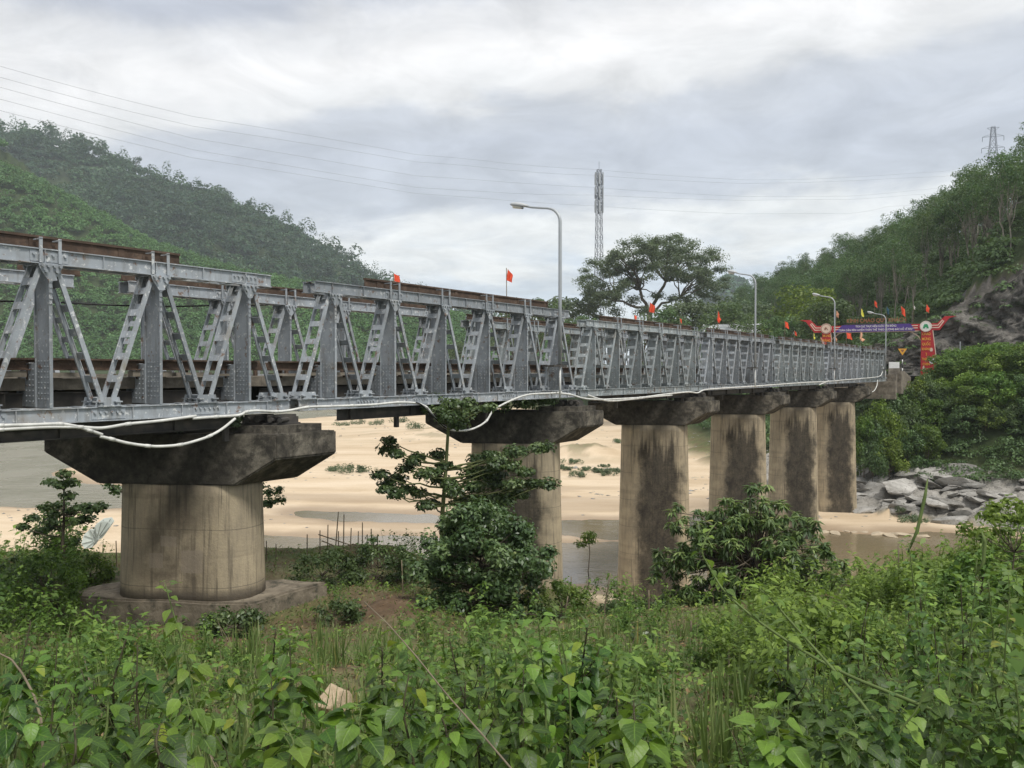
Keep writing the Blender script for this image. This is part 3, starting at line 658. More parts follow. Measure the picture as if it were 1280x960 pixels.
def deck_mesh(L):
    """skewed deck slab between the trusses"""
    mb = MB(); k = SK / BW
    def skew(y): return k * y
    def sbox(x0, x1, y0, y1, z0, z1, m=0):
        vs = [(x + skew(y), y, z) for z in (z0, z1) for y in (y0, y1) for x in (x0, x1)]
        mb.add(vs, [(0, 2, 3, 1), (4, 5, 7, 6), (0, 1, 5, 4), (2, 6, 7, 3), (0, 4, 6, 2), (1, 3, 7, 5)], m)
    n = int(L / 1.1)
    for i in range(n):
        a = -L / 2 + i * L / n; b = a + L / n - .02; d = .015 * ((i * 7) % 3)
        sbox(a, b, .62 + d, BW - .62 - d, .60, .84 - d * .5)
    return mb.mesh('deck_slab', M['deck'])
def guard_mesh(L, far):
    mb = MB(); y = .5 if not far else BW - .5; sk = SK * y / BW; s = 1 if not far else -1
    mb.box(-L / 2 + sk, L / 2 + sk, y - .015, y + .015, 1.0, 1.20); mb.box(-L / 2 + sk, L / 2 + sk, y - s * .06 - .05, y - s * .06 + .05, 1.18, 1.215); mb.box(-L / 2 + sk, L / 2 + sk, y - s * .06 - .05, y - s * .06 + .05, .985, 1.01)
    for x in np.arange(-L / 2 + .4, L / 2, 1.1): mb.box(x + sk - .05, x + sk + .05, y + s * .018, y + s * .09, .80, 1.17)
    return mb.mesh('guard_rail', M['rust'])
def curb_mesh(L):
    mb = MB(); y = .52; sk = SK * y / BW
    for i, x in enumerate(np.arange(-L / 2 + .1, L / 2 - .9, 1.0)):
        h = .04 + .03 * ((i * 5) % 3); mb.box(x + sk, x + sk + .9, y - .1, y + .09, .855, .87 + h)
    return mb.mesh('deck_curb', M['deck'])
def stringer_mesh(L, y):
    mb = MB(); sk = SK * y / BW; mb.box(-L / 2 + sk, L / 2 + sk, y - .01, y + .01, .16, .53); mb.box(-L / 2 + sk, L / 2 + sk, y - .07, y + .07, .135, .16); mb.box(-L / 2 + sk, L / 2 + sk, y - .07, y + .07, .53, .55)
    return mb.mesh('stringer', M['dark_steel'])
def service_mesh(x0, x1):
    mb = MB(); y = .12; mb.box(x0, x1, y - .012, y + .012, -.30, -.03); mb.box(x0, x1, y - .08, y + .08, -.32, -.30); mb.box(x0, x1, y - .08, y + .08, -.03, -.012)
    for x in np.arange(x0 + .5, x1, 2.4):
        mb.box(x - .1, x + .1, y - .09, y - .0125, -.295, -.032)
    for x in (x0 + 2.3, x1 - .15): mb.box(x - .06, x + .06, y - .02, y + .08, -.62, -.325)
    return mb.mesh('service_beam', M['dark_steel'])
CLAMP = clamp_mesh([0.0])
def make_span(i, t0, t1, npan, key, sc, rails, serv, label):
    tc = (t0 + t1) / 2
    if i == 0: tc = 23.03 - 2.5 * T
    if i == 1: tc = 25.66 + 2.5 * T
    root = empty('bridge_span', tp(tc, 0, TB), ANG); tag(root, label, 'bridge span', 'steel truss spans of the bridge')
    root.scale = sc; me = ME[key]; L = npan * T + .1
    aps = [(-npan / 2 + .5 + k) * T for k in range(npan)]
    for side, (y, sk) in enumerate(((0, 0), (BW, SK))):
        link('bottom_chord', me['bot%d' % npan], root, (sk, y, 0)); link('top_chord', me['top%d' % npan], root, (sk, y, 0))
        for a in aps:
            link('post', me['post'], root, (sk + a, y, 0)); link('diagonal', me['dl'], root, (sk + a, y, 0)); link('diagonal', me['dr'], root, (sk + a, y, 0))
            link('gusset_plate', me['gus'], root, (sk + a, y, 0)); link('knee_bracket', me['knee'] if side == 0 else me['kneef'], root, (sk + a, y, 0))
        for k in range(npan + 1):
            x = aps[0] - T / 2 + k * T; x = min(max(x, -L / 2 + .28), L / 2 - .28); link('foot_plate', me['foot'], root, (sk + x, y, 0))
        for x0, x1 in rails[side]: link('top_rail', rail_mesh(x0, x1), root, (sk, y, 0))
        for a in [q for q in aps if any(x0 - .3 < q < x1 + .2 for x0, x1 in rails[side])]: link('rail_clamp', CLAMP, root, (sk + a, y, 0))
        link('guard_rail', guard_mesh(L, side == 1), root)
    for a in aps:
        link('cross_beam', CROSS, root, (a, 0, 0))
    link('deck_slab', deck_mesh(L), root); link('deck_curb', curb_mesh(L), root)
    for y in (.75, 1.5, 2.3, 3.05): link('stringer', stringer_mesh(L - .2, y), root)
    if serv: link('service_beam', service_mesh(*serv), root)
    return root
def cross_skew():
    mb = MB(); y0, y1 = .60, BW - .60; a = np.array([SK * y0 / BW, y0, .325]); b = np.array([SK * y1 / BW, y1, .325])
    mb.bar(a, b, .02, .45); mb.bar(a + [0, 0, .236], b + [0, 0, .236], .2, .022); mb.bar(a - [0, 0, .236], b - [0, 0, .236], .2, .022)
    return mb.mesh('cross_beam', M['dark_steel'])
CROSS = cross_skew()
S1 = (1, 1, 1)
full = lambda n, a=.6: [(-n / 2 * T + a, n / 2 * T - a)]
def sc3(t0, t1, n): k = (t1 - t0 - .22) / (n * T); return (k, 1, .92)
make_span(0, 10.7, 24.4, 6, 'steel', S1, ([(-6.4, 3.9)], [(-6.4, 2.0), (5.0, 6.4)]), (-6.2, 5.3), 'nearest steel truss span, its tall triangles cut off by the left edge of the photo')
make_span(1, 24.4, 38.1, 6, 'steel', S1, ([(-4.2, 5.0)], [(-6.2, 6.2)]), (-5.1, 1.6), 'steel truss span between the tapered slab-footed pier and the pier behind the flat-topped tree')
make_span(2, 38.1, 50.45, 6, 'steel_green', sc3(38.1, 50.45, 6), ([(-4.6, 5.6)], full(6)), (-5, 5), 'steel truss span just beyond the tallest lamp post, two red flags on its rail')
make_span(3, 50.45, 62.6, 6, 'steel', sc3(50.45, 62.6, 6), ([(-5.6, 5.6)], full(6)), (-5, 5), 'steel truss span carrying the second lamp post, fourth from the left')
make_span(4, 62.6, 74.6, 6, 'steel_green', sc3(62.6, 74.6, 6), ([(-5.6, 5.6)], full(6)), (-5, 5), 'steel truss span between the second and third lamp posts, fifth from the left')
make_span(5, 74.6, 86.8, 6, 'steel', sc3(74.6, 86.8, 6), ([(-5.6, 5.6)], full(6)), (-5, 5), 'steel truss span carrying the third lamp post, before the last one')
make_span(6, 86.8, 97.4, 5, 'steel_green', sc3(86.8, 97.4, 5), ([(-4.6, 4.6)], full(5)), None, 'farthest steel truss span, ending at the abutment by the red welcome arch')

# ---------------------------------------------------------------- piers
WV = norm(np.array([.992, -.127, 0])); WANG = math.atan2(WV[1], WV[0])
def stadium(hw, hd, n=14):
    r = hd; pts = []
    for k in range(n + 1):
        a = -math.pi / 2 + math.pi * k / n; pts.append((hw - r * .9 + r * .9 * math.cos(a), hd * math.sin(a)))
    for k in range(n + 1):
        a = math.pi / 2 + math.pi * k / n; pts.append((-hw + r * .9 + r * .9 * math.cos(a), hd * math.sin(a)))
    return pts
def make_pier(tj, top_z, bot_z, hw, mat, label, footing=None):
    c = tp(tj) + np.array([-2.24, -.3, 0])
    root = empty('bridge_pier', (c[0], c[1], top_z), WANG); tag(root, label, 'bridge pier', 'concrete piers under the bridge')
    zc = -1.18                                              # underside of the cap, measured from its top
    # cap: hammerhead with ends cut parallel to the bridge
    mb = MB(); k = math.tan(math.pi / 2 - (ANG - WANG)); hd = .82
    prof = [(-2.86, 0), (2.86, 0), (2.86, -.56), (1.85, zc), (-1.5, zc), (-2.86, -.46)]
    nv = len(prof); vs = [(x + k * y, y, z) for y in (-hd, hd) for x, z in prof]
    fs = [tuple(range(nv)), tuple(range(2 * nv - 1, nv - 1, -1))] + [(i, (i + 1) % nv, (i + 1) % nv + nv, i + nv) for i in range(nv)]
    mb.add(vs, fs); me = mb.mesh('cap', M['cap'])
    bm = bmesh.new(); bm.from_mesh(me); bmesh.ops.bevel(bm, geom=bm.edges[:], offset=.03, segments=2, affect='EDGES'); bmesh.ops.triangulate(bm, faces=[f for f in bm.faces if len(f.verts) > 4]); bmesh.ops.subdivide_edges(bm, edges=[e for e in bm.edges if e.calc_length() > .5], cuts=6, use_grid_fill=True)
    for v in bm.verts:
        q = .05 * (fbm([v.co.x * 1.3 + 7 + tj], [v.co.z * 1.5 + v.co.y], 3, 3)[0] - .45); v.co.y += q * (1 if v.co.y > 0 else -1); v.co.z += q * .5
    bm.to_mesh(me); bm.free(); cap = link('cap', me, root)
    for j, (bx, name) in enumerate(((1.95, 'bearing_block'), (-2.05, 'bearing_block'))):
        b = MB(); b.obox((bx, 0, .09), (.72, 0, 0), (k * .6, .6, 0), (0, 0, .088)); bl = b.build('bearing_block', M['cap'], root)
        b = MB()
        for q in (-.28, .28):
            b.obox((bx + q, k * q * .3, .27), (.17, 0, 0), (.12, .25, 0), (0, 0, .088)); b.obox((bx + q, 0, .20), (.2, 0, 0), (.14, .3, 0), (0, 0, .02)); b.obox((bx + q, 0, .385), (.14, 0, 0), (.1, .28, 0), (0, 0, .028))
            for w in (-.12, .12): b.tube([(bx + q + w, -.4, .30), (bx + q + w, .4, .30)], .06, 8)
        b.build('bearing', M['dark_steel'], bl)
    # shaft
    mb = MB(); Hc = top_z + zc - bot_z; nz = max(10, int(Hc / .3)); rings = []; fs = []
    for i in range(nz + 1):
        f = i / nz; z = -f * Hc; g = 1 + .014 * Hc * f; pts = stadium(hw * g, .80 + .03 * f * Hc)
        rings += [(x, y, z) for x, y in pts]
    m = len(stadium(1, .5))
    for i in range(nz): fs += [(i * m + j, i * m + (j + 1) % m, (i + 1) * m + (j + 1) % m, (i + 1) * m + j) for j in range(m)]
    fs += [tuple(range(m)), tuple(range((nz + 1) * m - 1, nz * m - 1, -1))]
    mb.add(rings, fs)
    # short stubs of formwork ties
    o = mb.build('shaft', mat, root, True, (0, 0, zc)); 
    me = o.data; me.polygons.foreach_set('use_smooth', [len(p.vertices) == 4 for p in me.polygons])
    if footing:
        zf, hh, x0, x1, y0, y1 = footing
        mb = MB(); kk = k
        vs = [(x + kk * y, y, z) for z in (-hh, 0) for x, y in ((x0, y0), (x1, y0), (x1, y1), (x0, y1))]
        mb.add(vs, [(3, 2, 1, 0), (4, 5, 6, 7), (0, 1, 5, 4), (1, 2, 6, 5), (2, 3, 7, 6), (3, 0, 4, 7)]); me = mb.mesh('footing', M['footing'])
        bm = bmesh.new(); bm.from_mesh(me); bmesh.ops.bevel(bm, geom=bm.edges[:], offset=.05, segments=2, affect='EDGES'); bmesh.ops.triangulate(bm, faces=[f for f in bm.faces if len(f.verts) > 4]); bmesh.ops.subdivide_edges(bm, edges=[e for e in bm.edges if e.calc_length() > .4], cuts=8, use_grid_fill=True)
        for v in bm.verts:
            q = fbm([v.co.x * 1.7 + 3], [v.co.y * 1.7 + v.co.z * 2], 4, 8)[0] - .45; v.co.z += q * .09; v.co.y += q * .06
        bm.to_mesh(me); bm.free(); link('footing', me, root, (0, 0, zf - top_z))
    return root
PT = -1.43
make_pier(24.4, PT, -5.4, 1.66, M['column_pale'], 'nearest bridge pier, short and wide, standing on a raised concrete slab', (-5.25, 1.1, -2.62, 2.30, -.95, 1.2))
make_pier(38.1, PT - .04, -13, 1.66, M['column_stained'], 'bridge pier half hidden behind the flat-topped tree, black cap overgrown with greenery')
make_pier(50.35, PT - .02, -13, 1.62, M['column_stained'], 'tall black-stained bridge pier with its foot in weeds, left of the drooping mango tree')
make_pier(62.5, PT - .02, -13, 1.62, M['column_stained'], 'bridge pier rising directly behind the drooping mango tree, black streak on its right half')
make_pier(74.4, PT - .02, -13, 1.62, M['column_stained'], 'bridge pier second from the far bank, grey stain with pale edges both sides')
make_pier(86.8, PT - .02, -13, 1.62, M['column_stained'], 'last bridge pier before the far bank, standing on the sand beside the grey rocks')
# abutment at the far end
def abutment():
    c = tp(97.6, 0, 0); root = empty('bridge_abutment', (c[0], c[1], 0), ANG); tag(root, 'weathered concrete abutment at the far end of the bridge with sloping wing wall', 'abutment')
    mb = MB(); mb.box(.05, 1.0, -1.0, 5.6, -2.7, -.98); mb.box(.45, 1.0, -1.0, 5.6, -.98, -.32); mb.build('seat_wall', M['deck'], root)
    mb = MB(); mb.prism([(1.0, -2.2), (1.0, .05), (2.6, .02), (6.4, -.62), (6.4, -2.2)], (0, -1.36, 0), (1, 0, 0), (0, 0, 1), (0, .35, 0)); mb.build('wing_wall', M['deck'], root)
abutment()
# ---------------------------------------------------------------- trees and far vegetation
def curve_pts(a, b, sag, n=6, rng=RNG, j=.05):
    a = np.asarray(a, float); b = np.asarray(b, float); t = np.linspace(0, 1, n)[:, None]; L = np.linalg.norm(b - a)
    p = a + (b - a) * t + np.array([0, 0, 1]) * (np.sin(t * math.pi) * sag * L); p[1:-1] += rng.normal(size=(n - 2, 3)) * j * L; return p
def tree_meshes(name, rng, trunk, limbs, cl_c, cl_r, nleaf, lsize, leaf, bark, flat=.7, aspect=.5, tj=.6, upb=.5, inner=.5):
    mb = MB()
    for pts, r0, r1 in trunk + limbs: mb.tube(pts, np.linspace(r0, r1, len(pts)), 7)
    tm = mb.mesh(name + '_trunk', bark, True)
    V, Q, Tn = blob_leaves(cl_c, cl_r, nleaf, lsize, rng, flat, aspect, upb, tj, inner)
    return tm, np_mesh(name + '_crown', V, Q, leaf, Tn)
def put_tree(name, meshes, loc, rz, sc, label, cat_='tree', group=None):
    r = empty(name, loc, rz); r.scale = sc if isinstance(sc, tuple) else (sc, sc, sc); tag(r, label, cat_, group)
    link('trunk', meshes[0], r); link('crown', meshes[1], r); return r
def ellipsoid_clusters(rng, n, c, rx, ry, rz, lo=.55, gap=0):
    u = rand_unit(n, rng); u[:, 2] = np.where(u[:, 2] < -.55, -u[:, 2], u[:, 2]); r = rng.uniform(lo, 1, n)[:, None]
    P = u * r * np.array([rx, ry, rz]) + np.asarray(c)
    return P
def std_tree(name, seed, h, th, rx, rz, ncl, cr, nleaf, ls, leaf, bark, tr, nl=9, flat=.7, lo=.5, lean=.03):
    rng = np.random.default_rng(seed); top = np.array([rng.normal() * lean * h, rng.normal() * lean * h, th])
    c = (top[0], top[1], h - rz * 1.0); P = ellipsoid_clusters(rng, ncl, c, rx, rx, rz, lo)
    trunk = [(curve_pts((0, 0, -.6), top, 0, 7, rng, .012), tr, tr * .6)]
    limbs = [(curve_pts(top * rng.uniform(.6, 1), P[i], .08, 6, rng, .03), tr * .45, tr * .08) for i in rng.choice(ncl, min(nl, ncl), False)]
    return tree_meshes(name, rng, trunk, limbs, P, cr * rng.uniform(.7, 1.25, ncl), nleaf, ls, leaf, bark, flat)
def forest(name, pts, rad, hgt, nq, qs, leaf, rng, kind='stuff'):
    """many crowns of one far wood as one object: every crown a dome of leaf clumps"""
    n = len(pts); u = rand_unit(n * nq, rng); u[:, 2] = np.abs(u[:, 2]) * 1.0 - .25
    R = np.repeat(rad, nq); Hh = np.repeat(hgt, nq); C0 = np.repeat(pts, nq, 0); rr = rng.uniform(.55, 1.05, n * nq)
    C = C0 + np.stack([u[:, 0] * R * rr, u[:, 1] * R * rr, Hh * .55 + u[:, 2] * Hh * .45 * rr], 1)
    V, Q = leaf_quads(C, u * .8 + [0, 0, .45] + rng.normal(size=u.shape) * .35, qs * np.repeat(rad, nq), rng, .7)
    tone = np.clip(.55 * rng.uniform(0, 1, n) + 1.3 * (fbm(pts[:, 0] * .035, pts[:, 1] * .02, 4, 88) - .30), 0, 1)
    t = np.clip(np.repeat(tone, nq) * .68 + rng.uniform(0, .27, n * nq), 0, .95)
    o = link(name, np_mesh(name, V, Q, leaf, np.repeat(t, 4))); tag(o, kind=kind); return o
def hill_points(n, px0, px1, Y0, Y1, rng, minz):
    px = rng.uniform(px0, px1, n); Y = rng.uniform(Y0, Y1, n); X = (px - CX) / F * Y; z = terrain(X, Y); k = z > minz
    return np.stack([X[k], Y[k], z[k]], 1)
def left_hills():
    rng = np.random.default_rng(11)
    P = hill_points(4600, -40, 700, 318, 456, rng, .5); tag(forest('hillside_plantation', P, rng.uniform(1.7, 3.1, len(P)), rng.uniform(4.5, 8.0, len(P)), 64, .40, M['leaf_far_lime'], rng), 'light green young plantation covering the nearer left hillside', 'forest')
    P = hill_points(5200, -40, 720, 560, 870, rng, 2); tag(forest('hillside_forest', P, rng.uniform(4.0, 10.0, len(P)), rng.uniform(6, 17, len(P)) * (.6 + 1.1 * rng.random(len(P)) ** 3 * 1.6), 64, .32, M['leaf_far'], rng), 'dark green forest covering the taller left hill behind', 'forest')
    X = rng.uniform(250, 480, 500); Y = rng.uniform(1300, 1500, 500); tag(forest('distant_forest', np.stack([X, Y, terrain(X, Y)], 1), rng.uniform(7, 12, 500), rng.uniform(12, 20, 500), 16, .8, M['leaf_far'], rng), 'forest on the small blue far ridge right of the big tree', 'forest')
    sp = [(130, 150, 1.25), (172, 160, 1.15), (112, 156, .9), (312, 240, 1.0), (346, 246, .9), (428, 288, 1.2), (478, 330, 1.0), (255, 210, .8)]
    for i, (px, py, s) in enumerate(sp):
        mesh = std_tree('emergent_tree', 60 + i % 3, 17, 11, 4.2, 4.0, 12, 2.0, 16, 1.6, M['leaf_far'], M['bark_pale'], .35, 6)
        X = (px - CX) / F * 848; z = float(terrain([X], [848])[0])
        put_tree('emergent_tree', mesh, (X, 848, z - 1), i * 1.3, s, 'tall tree standing out above the forest on the left skyline ridge', 'tree', 'tall trees on the left skyline')
left_hills()

def right_hill():
    rng = np.random.default_rng(21)
    var = [std_tree('acacia_tree', 100 + i, 11.5 + i % 3, 5.6, 2.3 + .2 * (i % 2), 3.6, 26, 1.0, 52, .31, M['leaf_acacia'], M['bark_pale'], .11, 8, .75, .35, .03) for i in range(6)]
    n = 0; pts = []
    while n < 275:
        px = rng.uniform(925, 1330); Y = rng.uniform(95, 345); X = (px - CX) / F * Y; z = float(terrain([X], [Y])[0]); hb = float(dist_line(np.array([[X, Y]]), BASE)[0])
        if z < 6 or hb > 52 or (px > 1150 and Y < 125 and z < 12): continue
        if any((X - a) ** 2 + (Y - b) ** 2 < 3.6 for a, b in pts): continue
        pts.append((X, Y)); n += 1
        put_tree('acacia_tree', var[n % 6], (X, Y, z - .2), rng.uniform(0, 6.28), (.85 + .35 * rng.random()) * (1.0 if Y < 220 else .95), 'slender pale-trunked tree of the plantation on the right hillside', 'tree', 'plantation trees on the right hillside')
    # understorey shrubs over the whole slope
    m = 5200; px = rng.uniform(860, 1330, m); Y = 88 + 260 * rng.random(m) ** 1.5; X = (px - CX) / F * Y; z = terrain(X, Y); P2 = np.stack([X, Y], 1)
    hb, hc = dist_line(P2, BASE, False, BASE_C); k = inside(P2, HILL) & (z > -.3) & ~((hb < 6.5) & (hc > 3.2) & (rng.random(m) < .88))
    P = np.stack([X, Y, z - .3], 1)[k]; q = len(P); r = rng.uniform(.8, 2.0, q) * (1 + (P[:, 1] - 90) / 300)
    tag(forest('hillside_shrubs', P, r, r * 1.25, 70, .26, M['leaf_tree'], rng), 'dense green shrubs and creepers covering the right hillside', 'shrubs')
    m = 1500; px = rng.uniform(900, 1330, m); Y = rng.uniform(180, 350, m); X = (px - CX) / F * Y; z = terrain(X, Y); k = z > 12
    P = np.stack([X, Y, z], 1)[k]; q = len(P); tag(forest('ridge_forest', P, rng.uniform(1.8, 3.2, q), rng.uniform(6, 11, q), 60, .35, M['leaf_acacia'], rng), 'farther plantation crowns closing the right ridge', 'forest')
right_hill()

def middle_trees():
    rng = np.random.default_rng(5)
    # the big spreading tree
    Y = 215; c = at(815, 360, Y); gx, gy = c[0], c[1]; gz = zt(gx, gy)
    def L(px, py, dy=0): p = at(px, py, Y + dy); return p - np.array([gx, gy, gz])
    cl = []
    for px, py in ((735, 342), (742, 330), (752, 352), (760, 328), (770, 318), (776, 340), (786, 308), (795, 328), (800, 300), (812, 316), (818, 297), (830, 303), (838, 322), (842, 296), (852, 300), (858, 318), (866, 306), (874, 322), (884, 314), (894, 324), (898, 340), (884, 348), (870, 338), (852, 344), (835, 345), (815, 340), (800, 352), (780, 358), (765, 362), (748, 368), (735, 362), (728, 350), (905, 352), (895, 362), (878, 366), (790, 372), (760, 380), (822, 366), (845, 370), (865, 380), (740, 386), (805, 388), (772, 392)):
        for q in range(2): cl.append(L(px + rng.normal() * 4, py + rng.normal() * 3, rng.uniform(-13, 13)))
    for _ in range(105):
        a = rng.uniform(0, math.pi); q = rng.uniform(.25, .97) ** .5; cl.append(L(815 + 84 * q * math.cos(a), 376 - 78 * q * math.sin(a), rng.uniform(-13, 13)))
    cl = np.array(cl); tr = [(curve_pts((0, 0, -1), L(812, 392), 0, 6, rng, .02), 1.0, .75)]; lim = []
    f1 = L(812, 392); forks = [(L(800, 362, -2), .5), (L(832, 352, 3), .5), (L(770, 376, 4), .38), (L(850, 372, -3), .38)]
    for p, r in forks: lim.append((curve_pts(f1, p, .05, 6, rng, .03), r, r * .7))
    for i in range(0, len(cl), 1):
        b = min(forks, key=lambda q: np.linalg.norm(q[0] - cl[i])); 
        if i % 3 == 0: lim.append((curve_pts(b[0], cl[i], .10, 6, rng, .03), .20, .05))
    ms = tree_meshes('spreading_tree', rng, tr, lim, cl, rng.uniform(1.8, 3.4, len(cl)), 270, .50, M['leaf_grey'], M['bark'], .5, .55, .6, .7, .15)
    put_tree('spreading_tree', ms, (gx, gy, gz), 0, 1.0, 'huge spreading tree with open umbrella crown rising above the bridge', 'tree')
    big = [std_tree('bank_tree', 200 + i, 11 + i, 4.5, 4.2 + .3 * i, 4.0 + .3 * i, 40, 1.35, 70, .5, M['leaf_tree'] if i % 2 == 0 else M['leaf_grey'], M['bark'], .3, 10, .7, .45) for i in range(5)]
    spots = [(668, 372, 200, 'rounded leafy tree seen just left of the tallest lamp post'), (712, 362, 215, 'loose-crowned tree seen just right of the tallest lamp post'), (735, 395, 190, 'low tree below the left edge of the big spreading tree'), (640, 402, 240, 'low tree behind the flag on the second span'),
             (605, 412, 260, 'distant low tree over the middle of the second span'), (570, 425, 250, 'distant low tree left of the small second-span trees'), (868, 368, 175, 'dense tree under the right side of the big spreading tree'), (900, 378, 160, 'dense tree between the big spreading tree and second lamp post'),
             (925, 366, 185, 'dark tree directly behind the second lamp post'), (960, 388, 150, 'tree partly hiding the pale roofed house'), (985, 392, 140, 'tree right of the pale roofed house'), (1002, 356, 150, 'bright green round tree left of the third lamp post'),
             (840, 384, 170, 'mid-green tree behind the pair of red flags'), (800, 392, 168, 'low tree under the centre of the big spreading tree'), (770, 398, 180, 'low tree at the foot of the cell tower'), (1035, 372, 135, 'leafy tree behind the third lamp post'), (530, 440, 260, 'small distant tree beyond the first pier gap')]
    for i, (px, py, Y, lab) in enumerate(spots):
        g = at(px, 464, Y); gz = max(zt(g[0], Y), -1.5); h = (464 - py) / F * Y - gz; m = big[i % 5]; s = h / (11 + i % 5)
        if 'bright green' in lab: m = std_tree('bank_tree', 240, 11, 4, 4.6, 4.6, 54, 1.3, 80, .45, M['leaf_lime'], M['bark'], .3, 10, .75, .45); s = h / 11
        put_tree('bank_tree', m, (g[0], Y, gz - .3), i * 1.7, (s * 1.12, s * 1.12, s), lab, 'tree', 'trees on the far bank')
    # low scrub along the far bank, seen through the trusses
    m = 2600; px = rng.uniform(420, 1100, m); Y = rng.uniform(84, 330, m); X = (px - CX) / F * Y; P2 = np.stack([X, Y], 1); d = dist_line(P2, FOOT); k = inside(P2, LAND) & (d > 7) & (d < 60) & ~inside(P2, HILL)
    rd = np.abs((P2 - tp(0)[:2]) @ NV[:2] + 1.9); k &= ~((rd < 3.6) & (Y < 125)); X, Y = X[k], Y[k]; q = len(X); r = rng.uniform(.9, 2.4, q)
    tag(forest('bank_scrub', np.stack([X, Y, terrain(X, Y) - .3], 1), r, r * 1.3, 64, .27, M['leaf_tree'], rng), 'dense scrub along the top of the far river bank', 'scrub')
middle_trees()

def right_bank():
    rng = np.random.default_rng(31)
    var = [std_tree('bank_bush', 300 + i, 3.2, 1.0, 1.9, 1.6, 32, .62, 95, .23, M[('leaf_herb', 'leaf_tree', 'leaf_lime', 'leaf_tree')[i]], M['bark'], .07, 8, .7, .4) for i in range(4)]
    n = 0; tries = 0; pts = []
    while n < 95 and tries < 6000:
        tries += 1
        px = rng.uniform(1065, 1310); Y = rng.uniform(64, 102); X = (px - CX) / F * Y; P2 = np.array([[X, Y]])
        d = float(dist_line(P2, FOOT)[0]); 
        if not inside(P2, LAND)[0] or inside(P2, HILL)[0] or d < 13.0 or d > 26: continue
        off = float((P2[0] - tp(0)[:2]) @ NV[:2])
        if off < 1.6 and d > 17: continue
        if off < 5.0 and Y > 86: continue
        if any((X - a) ** 2 + (Y - b) ** 2 < 2.2 for a, b in pts): continue
        pts.append((X, Y)); z = zt(X, Y); i = (0, 0, 1, 0, 2)[n % 5] if d > 16.5 else (0, 3)[n % 2]; n += 1
        s = (.75 + .55 * rng.random()) * (1.0 if d > 16 else .8)
        put_tree('bank_bush', var[i], (X, Y, z - .35), rng.uniform(0, 6.28), (s * 1.1, s * 1.1, s), 'leafy bush on the steep far bank below the welcome arch', 'bush', 'bushes on the far bank')
    for k, (px, py, Y, sc_) in enumerate(((1076, 500, 79, .8), (1086, 510, 78, .9), (1098, 505, 80, .9), (1110, 498, 81, 1.0), (1122, 492, 82, 1.0), (1134, 488, 82, .9), (1146, 482, 83, .9), (1160, 478, 83, .9), (1080, 530, 77, .9), (1100, 532, 77, 1.0), (1118, 525, 78, 1.0), (1138, 518, 79, 1.0), (1158, 508, 80, 1.0), (1090, 555, 75, .7), (1112, 556, 75, .8), (1136, 548, 76, .9), (1160, 540, 76, 1.0))):
        p = at(px, py, Y); z = zt(p[0], p[1]); s = max(sc_, (p[2] + 1.0 - z) / 3.0) * .9
        put_tree('bank_bush', var[k % 4], (p[0], p[1], z - .3), k * 1.1, (sc_ * 1.05, sc_ * 1.05, min(s, 1.9)), 'leafy bush on the dark bank under the end of the bridge', 'bush', 'bushes under the bridge end')
    m = 9500; px = rng.uniform(830, 1320, m); Y = 62 + 170 * rng.random(m) ** 1.5; X = (px - CX) / F * Y; P2 = np.stack([X, Y], 1); d = dist_line(P2, FOOT) + (fbm(X * .2, Y * .2, 4, 77) - .47) * 4; k = inside(P2, LAND) & (d > 7.2) & (d < 22) & ~inside(P2, HILL)
    off = (P2 - tp(0)[:2]) @ NV[:2]; k &= ~((off > -5) & (off < 1.5) & (d > 18)) ; X, Y = X[k], Y[k]; q = len(X); r = rng.uniform(.35, 1.05, q)
    tag(forest('bank_undergrowth', np.stack([X, Y, terrain(X, Y) - .2], 1), r, r * 1.3, 70, .27, M['leaf_tree'], rng), 'tangled low greenery on the far bank slope above the rocks', 'undergrowth')
    # scrub on the sandbar
    for i, (px, py, w) in enumerate(((418, 583, .9), (436, 585, 1.6), (452, 584, 1.2), (428, 526, 1.6), (448, 524, 1.9), (470, 525, 2.0), (498, 522, 2.4), (520, 530, 2.2), (1128, 640, .8), (1140, 646, .9), (1178, 624, 1.1), (1196, 606, 1.0), (776, 548, 1.2), (752, 585, .7), (716, 575, 1.0), (738, 558, 1.3), (700, 566, .8), (708, 582, .7), (724, 568, 1.1), (730, 582, .8), (746, 566, .9), (762, 570, 1.1), (768, 584, .8), (756, 578, .6))):
        z0 = -11.6
        for _ in range(6): p = onz(px, py + 6, z0); z0 = zt(p[0], p[1])
        k = 22; c = np.stack([rng.normal(0, w * .5, k), rng.normal(0, w * .5, k), rng.uniform(.1, .5 * w, k)], 1)
        V, Q, Tt = blob_leaves(c, .28 * w, 26, .22 * w ** .5, rng, .8, .35, .6)
        lab = ['dry low shrub on the sand right of the nearest pier', 'wide dry shrub on the sand right of the nearest pier', 'dry shrub at the right end of the sandbar trio'][i] if i < 3 else None
        tag(link('sandbar_shrub', np_mesh('sandbar_shrub', V, Q, M['leaf_grey'], Tt), None, tuple(p[:2]) + (z0,)), lab or ('low scrubby bush on the distant sandbar under the second span' if i < 8 else 'wiry bush growing among the grey river rocks' if i < 12 else 'tuft of scrub on the eroded sand ridge between the piers'), 'shrub', None if lab else ('distant sandbar bushes' if i < 8 else 'bushes among the river rocks' if i < 12 else 'scrub on the sand ridge'))
right_bank()
